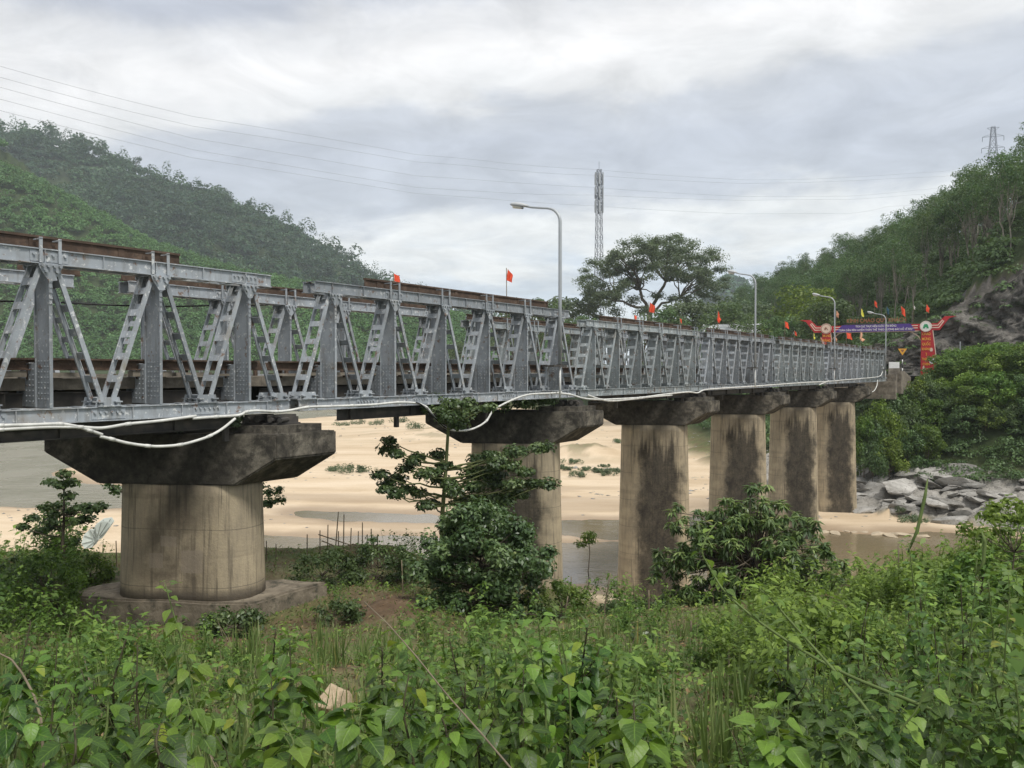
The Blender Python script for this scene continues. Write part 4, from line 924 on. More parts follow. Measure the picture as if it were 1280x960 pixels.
def cliff():
    line = np.array([(46.0, 116), (49.5, 103), (56, 96), (63.5, 90), (72, 84.5), (86, 76)], float); hs = np.array([3, 7, 12, 17, 20, 23.0])
    seg = np.r_[0, np.cumsum(np.linalg.norm(np.diff(line, axis=0), axis=1))]; ns, nz = 190, 90; s = np.linspace(0, seg[-1], ns); v = np.linspace(0, 1, nz)
    Lx = np.interp(s, seg, line[:, 0]); Ly = np.interp(s, seg, line[:, 1]); h = np.interp(s, seg, hs) * (1 + .25 * (fbm(s * .25, s * 0, 4, 70) - .5)); d = np.gradient(np.stack([Lx, Ly], 1), axis=0); d = norm(d); nrm = np.stack([d[:, 1], -d[:, 0]], 1)
    S, Vv = np.meshgrid(s, v, indexing='ij'); Z = Vv * h[:, None]; r = fbm(S * .35 + .5 * Z, Z * .28, 5, 71); st = np.floor(fbm(S * .55 - .35 * Z, Z * .5 + .2 * S, 4, 72) * 9) / 9
    out = (r - .47) * 4.2 + (st - .45) * 3.2 + (fbm(S * 1.7, Z * 1.5, 4, 73) - .47) * .8 - (Vv ** 1.3) * (2.4 + .16 * h[:, None]) + 1.0
    out = np.where(Vv > .93, out - (Vv - .93) * 60, out)
    V = np.stack([Lx[:, None] - nrm[:, 0:1] * -out * -1.0, Ly[:, None] + nrm[:, 1:2] * out, Z - .8], 2)
    V[..., 0] = Lx[:, None] + nrm[:, 0:1] * out
    i = (np.arange(ns - 1)[:, None] * nz + np.arange(nz - 1)[None]).ravel(); Q = np.stack([i, i + nz, i + nz + 1, i + 1], 1)
    tag(link('rock_cliff', np_mesh('rock_cliff', V.reshape(-1, 3), Q, M['cliff'], None, False)), kind='structure')
    rng = np.random.default_rng(90); k = 130; a = rng.integers(10, ns - 1, k); b = (nz * np.clip(rng.beta(2.2, 1.2, k), 0, .97)).astype(int); P = V[a, b] + [0, 0, -.3]; rr = rng.uniform(.3, .9, k)
    tag(forest('cliff_shrubs', P, rr, rr * 1.2, 40, .4, M['leaf_tree'], rng), 'small shrubs clinging to the dark rock cliff', 'shrubs')
cliff()
# ---------------------------------------------------------------- things on and round the bridge
def pipe(pts, r, label, mat='pvc', name='water_pipe', cat_='pipe', off=.42):
    P = np.array([on_truss(px, py, off) for px, py in pts]); t = np.linspace(0, len(P) - 1, (len(P) - 1) * 5 + 1)
    i = np.minimum(t.astype(int), len(P) - 2); f = (t - i)[:, None]
    p0 = P[np.maximum(i - 1, 0)]; p1 = P[i]; p2 = P[i + 1]; p3 = P[np.minimum(i + 2, len(P) - 1)]
    C = .5 * (2 * p1 + (p2 - p0) * f + (2 * p0 - 5 * p1 + 4 * p2 - p3) * f ** 2 + (3 * p1 - p0 - 3 * p2 + p3) * f ** 3)
    mb = MB(); mb.tube(C, r, 8)
    for q in P[1:-1:2]: 
        j = int(np.argmin(np.linalg.norm(C - q, axis=1))); j = min(max(j, 1), len(C) - 2); d = norm(C[j + 1] - C[j - 1]); mb.tube([C[j] - d * .06, C[j] + d * .06], r * 1.25, 8)
    return tag(mb.build(name, M[mat], None, True), label, cat_)
pipe([(-30, 534), (0, 532), (40, 531), (75, 530), (95, 533), (112, 538), (128, 543.5)], .031, 'white plastic pipe bending down at the left edge of the bridge')
pipe([(-30, 538.5), (0, 537), (60, 534), (100, 534), (128, 535), (160, 530), (200, 526), (245, 520)], .031, 'white plastic pipe rising along the nearest span above the sagging one')
pipe([(125, 545.5), (140, 549), (160, 554), (185, 557.5), (202, 558), (225, 556), (245, 551), (262, 545), (278, 536), (294, 523)], .031, 'white plastic pipe sagging in a long loop across the nearest pier cap')
pipe([(241, 523), (270, 521), (298, 519), (308, 515), (322, 513.5), (345, 514.5), (362, 513), (384, 509), (410, 508), (440, 507), (470, 505.5), (497, 503), (520, 504), (533, 509), (542, 520), (553, 532), (565, 537.5), (582, 538), (596, 534), (608, 526), (618, 512), (640, 500), (662, 493), (690, 491.5), (702, 490)], .031, 'white plastic pipe along the second span, drooping behind the flat-topped tree')
pipe([(694, 491), (712, 493), (730, 498), (752, 499.5), (765, 499), (800, 497), (830, 493), (860, 490), (872, 491), (880, 487.5), (900, 485.5), (940, 483), (980, 480), (1010, 478), (1032, 477), (1060, 474.5), (1090, 472), (1100, 470), (1103, 465), (1104.5, 459)], .036, 'long white plastic pipe along the far spans to the abutment')
pipe([(735, 494), (760, 501), (790, 499), (815, 496), (840, 494)], .034, 'short white plastic pipe doubled under the start of the third span')
pipe([(1024, 481), (1030, 478.5), (1036, 476)], .04, 'short bent white pipe end under the fifth span')
pipe([(1097, 475), (1096, 482), (1093, 488), (1090, 490)], .04, 'white pipe end dangling below the last span')
pipe([(-20, 376), (70, 378), (130, 381), (200, 383), (270, 382), (340, 381), (390, 378)], .022, 'black cable strung along the far truss behind the nearest span', 'wire_black', 'cable', 'cable', -4.25)
pipe([(520, 503), (528, 507), (545, 524), (556, 534), (563, 537)], .018, 'thin black hose hanging beside the flat-topped tree', 'wire_black', 'hose', 'hose', .5)

def lamp(px, top_py, label, arm=1.0, off=.62):
    p = on_truss(px, 460, off); base = np.array([p[0], p[1], TB + .02]); top = at(px, top_py, p[1])[2]
    root = empty('street_lamp', base, ANG); root.scale = (arm, arm, 1.0); tag(root, label, 'street lamp', 'street lamps on the bridge'); h = top - base[2]
    mb = MB(); pts = [(0, 0, 1.15), (0, 0, h * .5), (0, 0, h - .55)]
    for a in np.linspace(.15, 1, 6) * math.radians(80): pts.append((0, .62 * (1 - math.cos(a)), h - .55 + .55 * math.sin(a)))
    pts += [(0, 1.2, h + .1), (0, 1.45, h + .16)]
    mb.tube(pts, np.linspace(.068, .034, len(pts)), 10); mb.build('pole', M['galv'], root, True)
    mb = MB(); mb.tube([(0, 0, 0), (0, 0, 1.13)], .035, 8); mb.build('lower_pole', M['white_paint'], root, True)
    mb = MB(); mb.box(-.55, .35, -.10, .38, 1.10, 1.16); mb.box(-.09, .09, -.09, .09, 1.161, 1.19); mb.build('bracket', M['dark_steel'], root)
    mb = MB(); n = 10; prof = [(1.36, .06, .05), (1.46, .09, .07), (1.6, .15, .10), (1.85, .18, .11), (2.02, .15, .09), (2.1, .07, .05)]
    vs = []; 
    for y, w, hh in prof:
        zc = h + .17 + (y - 1.4) * .18
        for k in range(n): a = 2 * math.pi * k / n; vs.append((w * math.cos(a), y, zc + hh * (math.sin(a) if math.sin(a) > 0 else .55 * math.sin(a))))
    fs = [(i * n + j, i * n + (j + 1) % n, (i + 1) * n + (j + 1) % n, (i + 1) * n + j) for i in range(len(prof) - 1) for j in range(n)] + [tuple(range(n)), tuple(range(len(vs) - 1, len(vs) - n - 1, -1))]
    mb.add(vs, fs); hd = mb.build('lamp_head', M['lamp_head'], root, True)
    mb = MB(); vs = []
    for y, w in ((1.6, .09), (1.72, .13), (1.9, .13), (2.0, .07)):
        zc = h + .17 + (y - 1.4) * .18 - .05
        for k in range(8): a = math.pi + math.pi * k / 7; vs.append((w * math.cos(a), y, zc + .075 * math.sin(a)))
    mb.add(vs, [(i * 8 + j, i * 8 + j + 1, (i + 1) * 8 + j + 1, (i + 1) * 8 + j) for i in range(3) for j in range(7)]); mb.build('lens', M['lens'], hd, True)
    return root
lamp(700, 258, 'tallest street lamp on the bridge, grey curved pole against the open sky')
lamp(944, 343, 'second street lamp, its head against the sky right of the big tree', .78)
lamp(1043, 371, 'third street lamp, standing left of the purple welcome banner', .78)
lamp(1107, 393, 'farthest street lamp, in front of the middle of the welcome arch', .78)

def flag_thing(p, pole_h, fw, fh, mat, label, group, seed, blow=.35, name='flag'):
    rng = np.random.default_rng(seed); root = empty(name, tuple(p), rng.uniform(-.6, .6)); tag(root, label, 'flag', group)
    mb = MB(); mb.tube([(0, 0, 0), (.01, 0, pole_h * .5), (0, .01, pole_h)], .018, 6); mb.build('flagpole', M['bamboo'], root, True)
    nu, nv = 9, 8; V = []; ph = rng.uniform(0, 6)
    for j in range(nv + 1):
        for i in range(nu + 1):
            u = i / nu; v = j / nv
            x = fw * (u * blow + .05 * math.sin(3 * v + ph)); y = .10 * fw * math.sin(u * 9 + v * 2 + ph) * u ** .5 + .05 * fw * math.sin(u * 16 + ph)
            z = pole_h - .03 - fh * v - u * (1 - blow) * fw * (.75 + .2 * math.sin(v * 3 + ph)) * (1 - .35 * v)
            V.append((x + .02, y, z))
    Q = [(j * (nu + 1) + i, j * (nu + 1) + i + 1, (j + 1) * (nu + 1) + i + 1, (j + 1) * (nu + 1) + i) for j in range(nv) for i in range(nu)]
    me = np_mesh('cloth', V, Q, M[mat], None, True); link('cloth', me, root)
    return root
def truss_flag(px, py_top, py_bot, off, mat, label, seed, blow=.35):
    p = on_truss(px, py_top, off); t = np.dot(p - P0, U); zt_ = TB + (H if t < 38.1 else H * .92) + .02
    hh = max(.5, p[2] - zt_); fh = (py_bot - py_top) / F * p[1]
    flag_thing((p[0], p[1], zt_ - .1), hh + .1, fh * .75, fh * .62, mat, label, 'flags along the bridge', seed, blow)
FAR = -3.9
for a in ((492, 341, 356, FAR, 'flag_red', 'small red flag peeking over the rail at the left of the second span', 1, .6), (633, 335, 358, FAR, 'flag_red', 'red flag on a tall thin pole against the sky above the second span', 2, .45),
          (811, 377, 396, FAR, 'flag_red', 'large red flag over the third span before the big tree', 3, .55), (793, 393, 401, FAR, 'flag_red', 'small red flag just left of the large one on the third span', 4, .6), (850, 397, 405, FAR, 'flag_red', 'small red flag near the right end of the third span', 5, .4),
          (897, 388, 408, FAR, 'flag_red', 'narrow red flag hanging limp at the start of the fourth span', 6, .2), (981, 401, 413, FAR, 'flag_red', 'red flag near the right end of the fourth span', 7, .55), (993, 413, 421, FAR, 'flag_red', 'small red flag low over the fifth span', 8, .4),
          (1017, 416, 426, FAR, 'flag_yellow', 'yellow flag over the fifth span left of the arch pillar', 9, .2)):
    truss_flag(*a)

# welcome arch
def text_obj(name, s, size, mat, parent, loc, rot, ext=.01, sx=1.0, align='CENTER'):
    cu = bpy.data.curves.new(name, 'FONT'); cu.body = s; cu.size = size; cu.extrude = ext; cu.align_x = align; cu.align_y = 'CENTER'; cu.offset = size * .012
    tmp = bpy.data.objects.new(name, cu); COL.objects.link(tmp); dg = bpy.context.evaluated_depsgraph_get()
    me = bpy.data.meshes.new_from_object(tmp.evaluated_get(dg)); bpy.data.objects.remove(tmp); me.materials.clear(); me.materials.append(M[mat])
    o = bpy.data.objects.new(name, me); COL.objects.link(o); o.parent = parent; o.location = loc; o.rotation_euler = rot; o.scale = (sx, 1, 1)
    return o
def arch():
    Lp = np.array([36.98, 97.5]); Rp = np.array([46.16, 92.5]); d = Rp - Lp; W = float(np.hypot(*d)); ang = math.atan2(d[1], d[0]); gz = -.6
    root = empty('welcome_arch', (Lp[0], Lp[1], gz), ang); tag(root, 'red welcome arch with purple banner and upturned ends at the far end of the bridge', 'arch')
    X, Z = (1, 0, 0), (0, 0, 1); RX = (math.pi / 2, 0, 0)
    zb0, zb1, zc = 5.15, 5.88, 5.58
    for s, x in ((-1, 0.0), (1, W)):
        fl = 1.0 if s > 0 else .72
        mb = MB(); mb.prism([(x - .5, 0), (x + 1.1 * fl, 0), (x + 1.1 * fl, 1.3), (x + .66 * fl, zb0), (x - .46, zb0)], (0, -.3, 0), X, Z, (0, .6, 0)); p = mb.build('pillar', M['sign_red'], root)
        mb = MB(); mb.prism([(x + .655 * fl, zb0), (x + .72 * fl, zb0), (x + 1.16 * fl, 1.3), (x + 1.095 * fl, 1.3)], (0, -.315, 0), X, Z, (0, .62, 0)); mb.build('edge_strip', M['sign_cream'], p)
        for k, w in enumerate(('CHÀO', 'MỪNG', 'QUỐC', 'KHÁNH', '2', 'THÁNG', 'CHÍN') if s > 0 else ('MỪNG', 'ĐẢNG', 'MỪNG', 'XUÂN')):
            text_obj('lettering', w, .40, 'sign_yellow', p, (x + .06, -.316, zb0 - .42 - k * .56), RX, .012, .62 if len(w) > 4 else .72)
        if s > 0:
            mb = MB(); mb.tube([(x + .66, -.305, 1.75), (x + .66, -.335, 1.75)], .33, 24); r = mb.build('round_sign', M['sign_white'], p)
            mb = MB(); mb.prism([(-.2, -.08), (-.06, .12), (0, .04), (.06, .12), (.2, -.08), (.08, -.14), (-.08, -.14)], (x + .66, -.352, 1.75), X, Z, (0, .016, 0)); mb.build('emblem', M['black'], r)
            mb = MB(); mb.prism([(-.12, -.2), (.1, -.2), (.16, .0), (.08, .2), (-.1, .18), (-.16, 0)], (x + .56, -.325, 3.0), X, Z, (0, .02, 0)); mb.build('emblem', M['sign_cream'], p)
            mb = MB(); mb.prism([(-.18, -.2), (.2, -.2), (.22, .05), (.06, .0), (.0, .25), (-.12, .2)], (x - .15, -.325, .95), X, Z, (0, .02, 0)); mb.build('emblem', M['sign_cream'], p)
        mb = MB(); mb.tube([(x, -.36, zc), (x, -.46, zc)], .60, 32); disc = mb.build('round_emblem', M['sign_white'] if s > 0 else M['sign_cream'], root)
        mb = MB()
        for k in range(32):
            a0, a1 = 2 * math.pi * k / 32, 2 * math.pi * (k + 1) / 32
            mb.prism([(.50 * math.cos(a0), .50 * math.sin(a0)), (.55 * math.cos(a0), .55 * math.sin(a0)), (.55 * math.cos(a1), .55 * math.sin(a1)), (.50 * math.cos(a1), .50 * math.sin(a1))], (x, -.472, zc), X, Z, (0, .010, 0))
        mb.build('ring', M['sign_cream'] if s > 0 else M['sign_brown'], disc)
        if s > 0:
            mb = MB(); mb.prism([(-.30, -.23), (.30, -.23), (.23, .06), (.14, .25), (-.14, .25), (-.23, .06)], (x, -.476, zc), X, Z, (0, .013, 0)); e = mb.build('emblem', M['sign_green'], disc)
            mb = MB(); mb.prism([(-.08, -.23), (.08, -.23), (.06, -.11), (-.06, -.11)], (x, -.484, zc), X, Z, (0, .007, 0)); mb.build('emblem_gate', M['sign_white'], disc)
        else:
            mb = MB(); mb.prism([(-.18, -.15), (-.03, -.15), (.0, .03), (.09, -.12), (.24, -.18), (.09, .06), (0, .19), (-.12, .12), (-.19, 0)], (x, -.476, zc), X, Z, (0, .013, 0)); mb.build('emblem', M['sign_brown'], disc)
        # upturned end
        mb = MB(); q = lambda a, b: (x + s * a, b)
        poly = [q(.3, zb0), q(1.35, zb0), q(2.0, 6.05), q(2.3, 6.45), q(3.0, 6.66), q(1.85, 6.66), q(1.12, zb1 + .04), q(.3, zb1 + .04)]
        if s < 0: poly = poly[::-1]
        mb.prism(poly, (0, -.26, 0), X, Z, (0, .52, 0)); w = mb.build('upturned_end', M['sign_red'], root)
        for a, b in ((.14, .24), (.40, .50)):
            mb = MB(); poly = [q(.55, zb1 - a), q(.55, zb1 - b), q(1.16 + a * .35, zb1 - b), q(1.62 + a * .5, 6.28 - a * .4), q(1.54 + a * .5, 6.36 - a * .4), q(1.12 + a * .35, zb1 - a)]
            if s < 0: poly = poly[::-1]
            mb.prism(poly, (0, -.285, 0), X, Z, (0, .022, 0)); mb.build('stripe', M['sign_cream'], w)
        mb = MB(); mb.tube([(x - s * .46, 0, 4.0), (x - s * .75, 0, 4.5), (x - s * 1.35, 0, 4.95), (x - s * 1.9, 0, zb0)], .05, 8); mb.build('brace', M['sign_cream'], root, True)
    mb = MB(); mb.box(.3, W - .3, -.24, .24, zb0, zb1); b = mb.build('beam', M['sign_red'], root)
    mb = MB(); mb.box(.74, W - .74, -.25, .25, zb0 - .09, zb0 - .005); mb.build('bottom_trim', M['sign_cream'], b)
    for a, c in ((.50, .60), (.24, .34)): 
        mb = MB(); mb.box(.8, W - .8, -.262, -.243, zb0 + a, zb0 + c); mb.build('stripe', M['sign_cream'], b)
    mb = MB(); mb.prism([(.95, zb0 - .03), (W - 1.05, zb0 - .03), (W - 1.55, zb1 + .06), (1.75, zb1 + .06)], (0, -.335, 0), X, Z, (0, .06, 0)); bn = mb.build('banner', M['sign_purple'], root)
    text_obj('lettering', 'TÍCH CỰC THỰC HIỆN CUỘC VẬN ĐỘNG', .31, 'sign_white', bn, (W / 2 + .1, -.342, zb1 - .15), RX, .004, .72)
    text_obj('lettering', '“TOÀN DÂN RÈN LUYỆN THÂN THỂ THEO GƯƠNG BÁC HỒ VĨ ĐẠI”', .31, 'sign_white', bn, (W / 2 + .0, -.342, zb0 + .18), RX, .004, .82)
    mb = MB(); mb.box(2.0, W - 1.9, -.03, .03, zb1 + .13, zb1 + .20)
    for x in np.arange(2.1, W - 1.9, .8): mb.box(x - .03, x + .03, -.025, .025, zb1 - .005, zb1 + .128)
    tr = mb.build('letter_rail', M['dark_steel'], root)
    text_obj('raised_lettering', 'KÍNH CHÀO QUÝ KHÁCH', .62, 'sign_gold', tr, (W / 2 + .1, 0, zb1 + .52), RX, .04, .86)
    # flags along the arch
    ca, sa = math.cos(ang), math.sin(ang)
    def wp(px, zz, dy=.35):
        x = (px - 1033) / 124.0 * W; return (Lp[0] + ca * x - sa * dy, Lp[1] + sa * x + ca * dy, zz)
    for i, (px, top, bot, mat, lab) in enumerate(((1045, 386, 397, 'flag_peach', 'faded orange flag above the left end of the purple banner'), (1077, 384, 396, 'flag_yellow', 'yellow flag on top of the welcome arch'), (1094, 375, 385, 'flag_red', 'highest red flag above the centre of the welcome arch'),
        (1109, 383, 395, 'flag_blue', 'dark blue flag on top of the welcome arch'), (1127, 383, 397, 'flag_red', 'long red flag above the right part of the purple banner'), (1142, 383, 389, 'flag_white', 'small white flag on a pole left of the green emblem'), (1157, 382, 394, 'flag_red', 'red flag directly above the green round emblem'))):
        zt_ = (464 - top) / F * 95; fh = (bot - top) / F * 95; flag_thing(wp(px, gz + zb1 - .05), zt_ - gz - zb1 + .05, fh * .8, fh * .7, mat, lab, 'flags on the welcome arch', 30 + i, .35)
    for i, (px, top, bot, mat, lab) in enumerate(((1060, 415, 424, 'flag_red', 'red flag blown out below the purple banner'), (1078, 414, 426, 'flag_peach', 'faded orange flag hanging below the middle of the banner'), (1046, 420, 426, 'flag_peach', 'small pale flag right of the left arch pillar'), (1027, 420, 427, 'flag_peach', 'small pale flag left of the left arch pillar'))):
        zt_ = (464 - top) / F * 95; fh = (bot - top) / F * 95; p = wp(px, gz - .1, -.9); flag_thing(p, zt_ - gz + .1, fh * 1.3, fh * .8, mat, lab, 'flags below the welcome arch', 50 + i, .75 if i == 0 else .3)
arch()
def roadside():
    # approach road
    mb = MB(); c = [tp(97.9, -1.9)]; pts = []
    for t in np.linspace(97.9, 150, 16):
        b = max(0, t - 108); pts.append(tp(t, -1.9 + .012 * b * b))
    pts = np.array(pts); d = np.gradient(pts, axis=0); d = norm(d); nn = np.stack([d[:, 1], -d[:, 0], np.zeros(len(d))], 1)
    V = []; 
    for p, n_ in zip(pts, nn):
        for o in (-2.4, 2.4): q = p + n_ * o; V.append((q[0], q[1], max(zt(q[0], q[1]), -.62) + .10 + .2 * (o == 99)))
    mb.add(V, [(2 * i, 2 * i + 1, 2 * i + 3, 2 * i + 2) for i in range(len(pts) - 1)]); tag(mb.build('road', M['asphalt'], None, True), kind='structure')
    p = at(1128, 460, 89); z = -.6; root = empty('warning_sign', (p[0], p[1], z), -.5); tag(root, 'yellow downward triangle warning sign on a black and white striped pole', 'road sign')
    zt_ = (464 - 437) / F * 89 - z
    for k in range(6): 
        mb = MB(); a = zt_ * .95 * k / 6; b = zt_ * .95 * (k + 1) / 6; mb.tube([(0, 0, a), (0, 0, b)], .055, 8); mb.build('pole_band', M['white_paint' if k % 2 else 'black'], root, True)
    mb = MB(); mb.prism([(-.44, zt_ + .1), (.0, zt_ - .62), (.44, zt_ + .1)], (0, -.09, 0), (1, 0, 0), (0, 0, 1), (0, .03, 0)); pl = mb.build('sign_plate', M['amber'], root)
    mb = MB(); mb.prism([(-.20, zt_ - .0), (.0, zt_ - .32), (.20, zt_ - .0)], (0, -.096, 0), (1, 0, 0), (0, 0, 1), (0, .004, 0)); mb.build('symbol', M['sign_gold'], pl)
    p = at(1117.5, 462, 83); root = empty('barrier_block', (p[0], p[1], zt(p[0], p[1])), -.3); tag(root, 'white painted concrete block at the end of the bridge beside the sign', 'barrier')
    zz = (464 - 452.5) / F * 83 - root.location.z; mb = MB(); mb.prism([(-.48, -.3), (.48, -.3), (.46, zz), (-.46, zz)], (0, -.22, 0), (1, 0, 0), (0, 0, 1), (0, .44, 0)); mb.build('block', M['white_paint'], root); mb = MB(); mb.box(-.52, .52, -.26, .26, -.35, max(.1, zz - .62)); mb.build('plinth', M['deck'], root)
    for px, top, r, mat, lab in ((1200, 427, .05, 'galv', 'thin grey roadside pole in front of the rock face'), (1232, 439, .13, 'white_paint', 'short white roadside marker post at the far right')):
        p = at(px, 455, 88); z = zt(p[0], p[1]); hh = (464 - top) / F * 88 - z
        o = MB().tube([(0, 0, -.2), (0, 0, hh - .06), (0, 0, hh)], [r, r, r * .6], 8).build('roadside_post', M[mat], None, False, (p[0], p[1], z)); tag(o, lab, 'post')
    # pale roofed house among the trees
    g = at(940, 440, 158); z = zt(g[0], g[1]); root = empty('house', (g[0], g[1], z), -.25); tag(root, 'house with pale metal roof half hidden by trees beyond the bridge', 'house')
    hw, hd, hh, rp = 8.5, 4, (464 - 418) / F * 158 - z, 1.9
    mb = MB(); mb.box(-hw, hw, -hd, hd, -.5, hh); mb.build('wall', M['wall_cream'], root)
    for k in (-1, 1):
        mb = MB(); mb.prism([(k * (hd + .7), hh - .25), (0, hh + rp), (0, hh + rp + .12), (k * (hd + .7), hh - .13)], (-hw - .6, 0, 0), (0, 1, 0), (0, 0, 1), (2 * hw + 1.2, 0, 0)); mb.build('roof', M['roof_white'], root)
    for x in (-6, -2.2, 1.8, 5.6):
        mb = MB(); mb.box(x - .7, x + .7, -hd - .06, -hd - .005, 1.0, 2.5); f = mb.build('window', M['white_paint'], root); mb = MB(); mb.box(x - .6, x + .6, -hd - .075, -hd - .062, 1.1, 2.4); mb.build('pane', M['dark_glass'], f)
roadside()
def lattice(root, w0, w1, h, n, r, mat, name='lattice', z0=0):
    W = lambda z: w0 + (w1 - w0) * (z / h)
    for sx, sy in ((-1, -1), (1, -1), (1, 1), (-1, 1)): MB().tube([(sx * w0, sy * w0, z0), (sx * w1, sy * w1, h)], [r, r * .8], 6).build('leg', M[mat], root, True)
    mb = MB(); zs = [h * (1 - (1 - k / n) ** 1.25) for k in range(n + 1)]
    for a, b in zip(zs[:-1], zs[1:]):
        A, B = W(a), W(b)
        for q in range(4):
            c0 = ((-1, -1), (1, -1), (1, 1), (-1, 1))[q]; c1 = ((-1, -1), (1, -1), (1, 1), (-1, 1))[(q + 1) % 4]
            mb.bar((c0[0] * A, c0[1] * A, a), (c1[0] * B, c1[1] * B, b), r * .9, r * .9); mb.bar((c1[0] * A, c1[1] * A, a), (c0[0] * B, c0[1] * B, b), r * .9, r * .9); mb.bar((c0[0] * B, c0[1] * B, b), (c1[0] * B, c1[1] * B, b), r * .9, r * .9)
    mb.build(name, M[mat], root)
def towers():
    Y = 225; g = at(748.5, 440, Y); gz = zt(g[0], g[1]); hz = lambda py: (464 - py) / F * Y - gz
    root = empty('cell_tower', (g[0], g[1], gz), .35); tag(root, 'tall grey lattice cell tower with panel antennas behind the big tree', 'tower'); h = hz(213)
    lattice(root, 1.35, .5, h, 26, .08, 'tower_grey')
    MB().tube([(0, 0, h), (0, 0, hz(203))], .05, 6).build('lightning_rod', M['tower_grey'], root)
    for zz, nn in ((hz(225), 3), (hz(242), 3), (hz(259), 3)):
        mb = MB()
        for k in range(24):
            a0, a1 = 2 * math.pi * k / 24, 2 * math.pi * (k + 1) / 24; mb.bar((.85 * math.cos(a0), .85 * math.sin(a0), zz), (.85 * math.cos(a1), .85 * math.sin(a1), zz), .08, .08)
        for k in range(4): a = math.pi / 2 * k; mb.bar((0, 0, zz), (.85 * math.cos(a), .85 * math.sin(a), zz), .07, .07)
        mb.build('antenna_ring', M['tower_grey'], root)
        for k in range(6):
            a = 2 * math.pi * k / 6 + .2; c = np.array([1.15 * math.cos(a), 1.15 * math.sin(a), zz]); rad = np.array([math.cos(a), math.sin(a), 0]); tg = np.array([-math.sin(a), math.cos(a), 0])
            mb = MB(); mb.obox(c, rad * .09, tg * .24, (0, 0, 1.5 + .25 * (k % 2))); mb.bar(c - rad * .12 - [0, 0, 1.7], c - rad * .12 + [0, 0, 1.7], .07, .07); mb.build('antenna_panel', M['galv'], root)
    MB().tube([(-1.0, -.4, hz(247)), (-1.3, -.55, hz(247))], .4, 16).build('dish', M['tower_grey'], root)
    Y = 400; g = at(1239, 440, Y); gz = zt(g[0], g[1]); hz = lambda py: (464 - py) / F * Y - gz
    root = empty('power_pylon', (g[0], g[1], gz), -.3); tag(root, 'lattice power pylon behind the trees on the right ridge', 'pylon'); lattice(root, 4.2, .75, hz(160), 12, .13, 'tower_grey')
    for py, w in ((161, 2.6), (172, 4.6), (186, 4.9)):
        zz = hz(py); mb = MB()
        for s in (-1, 1): mb.bar((0, 0, zz), (s * w, 0, zz), .16, .16); mb.bar((s * .7, 0, zz + 1.3 if py > 165 else zz - 1.6), (s * w, 0, zz), .12, .12)
        ar = mb.build('cross_arm', M['tower_grey'], root)
        if py > 165:
            for s in (-1, 1): MB().tube([(s * w, 0, zz - .1), (s * w, 0, zz - 2.2)], .12, 6).build('insulator', M['tower_grey'], ar)
    names = ['topmost', 'second', 'third', 'fourth', 'lowest']
    for i, pts in enumerate(([(-40, 80), (0, 87.6), (240, 145), (520, 191), (640, 205), (740, 213), (930, 226), (1060, 223), (1180, 213), (1239, 203)], [(-40, 94), (0, 100.6), (240, 158), (520, 200), (640, 213), (740, 221), (930, 230), (1060, 227), (1180, 219), (1239, 213)], [(-40, 105), (0, 112), (240, 172), (520, 220), (640, 227), (740, 236), (930, 246), (1060, 245), (1140, 240), (1239, 228)],
                             [(-40, 120), (0, 126), (240, 186), (520, 235), (640, 241), (740, 246), (930, 250), (1060, 249), (1140, 245), (1239, 236)], [(-40, 134), (0, 141), (240, 196), (520, 242), (640, 250), (740, 259), (930, 268), (1060, 266), (1110, 262), (1239, 246)])):
        P = np.array([at(px, py, 150 + 250 * (px + 40) / 1279) for px, py in pts]); n = len(P); t = np.linspace(0, n - 1, (n - 1) * 6 + 1); px_ = np.array([p[0] for p in pts], float)
        C = np.stack([np.interp(t, np.arange(n), P[:, k]) for k in range(3)], 1); C[:, 2] = np.convolve(np.pad(C[:, 2], 4, 'edge'), np.ones(9) / 9, 'valid')
        tag(MB().tube(C, .032, 5).build('power_line', M['wire'], None, True), f'{names[i]} of the five thin power lines crossing the sky', 'power line', 'power lines across the sky')
towers()
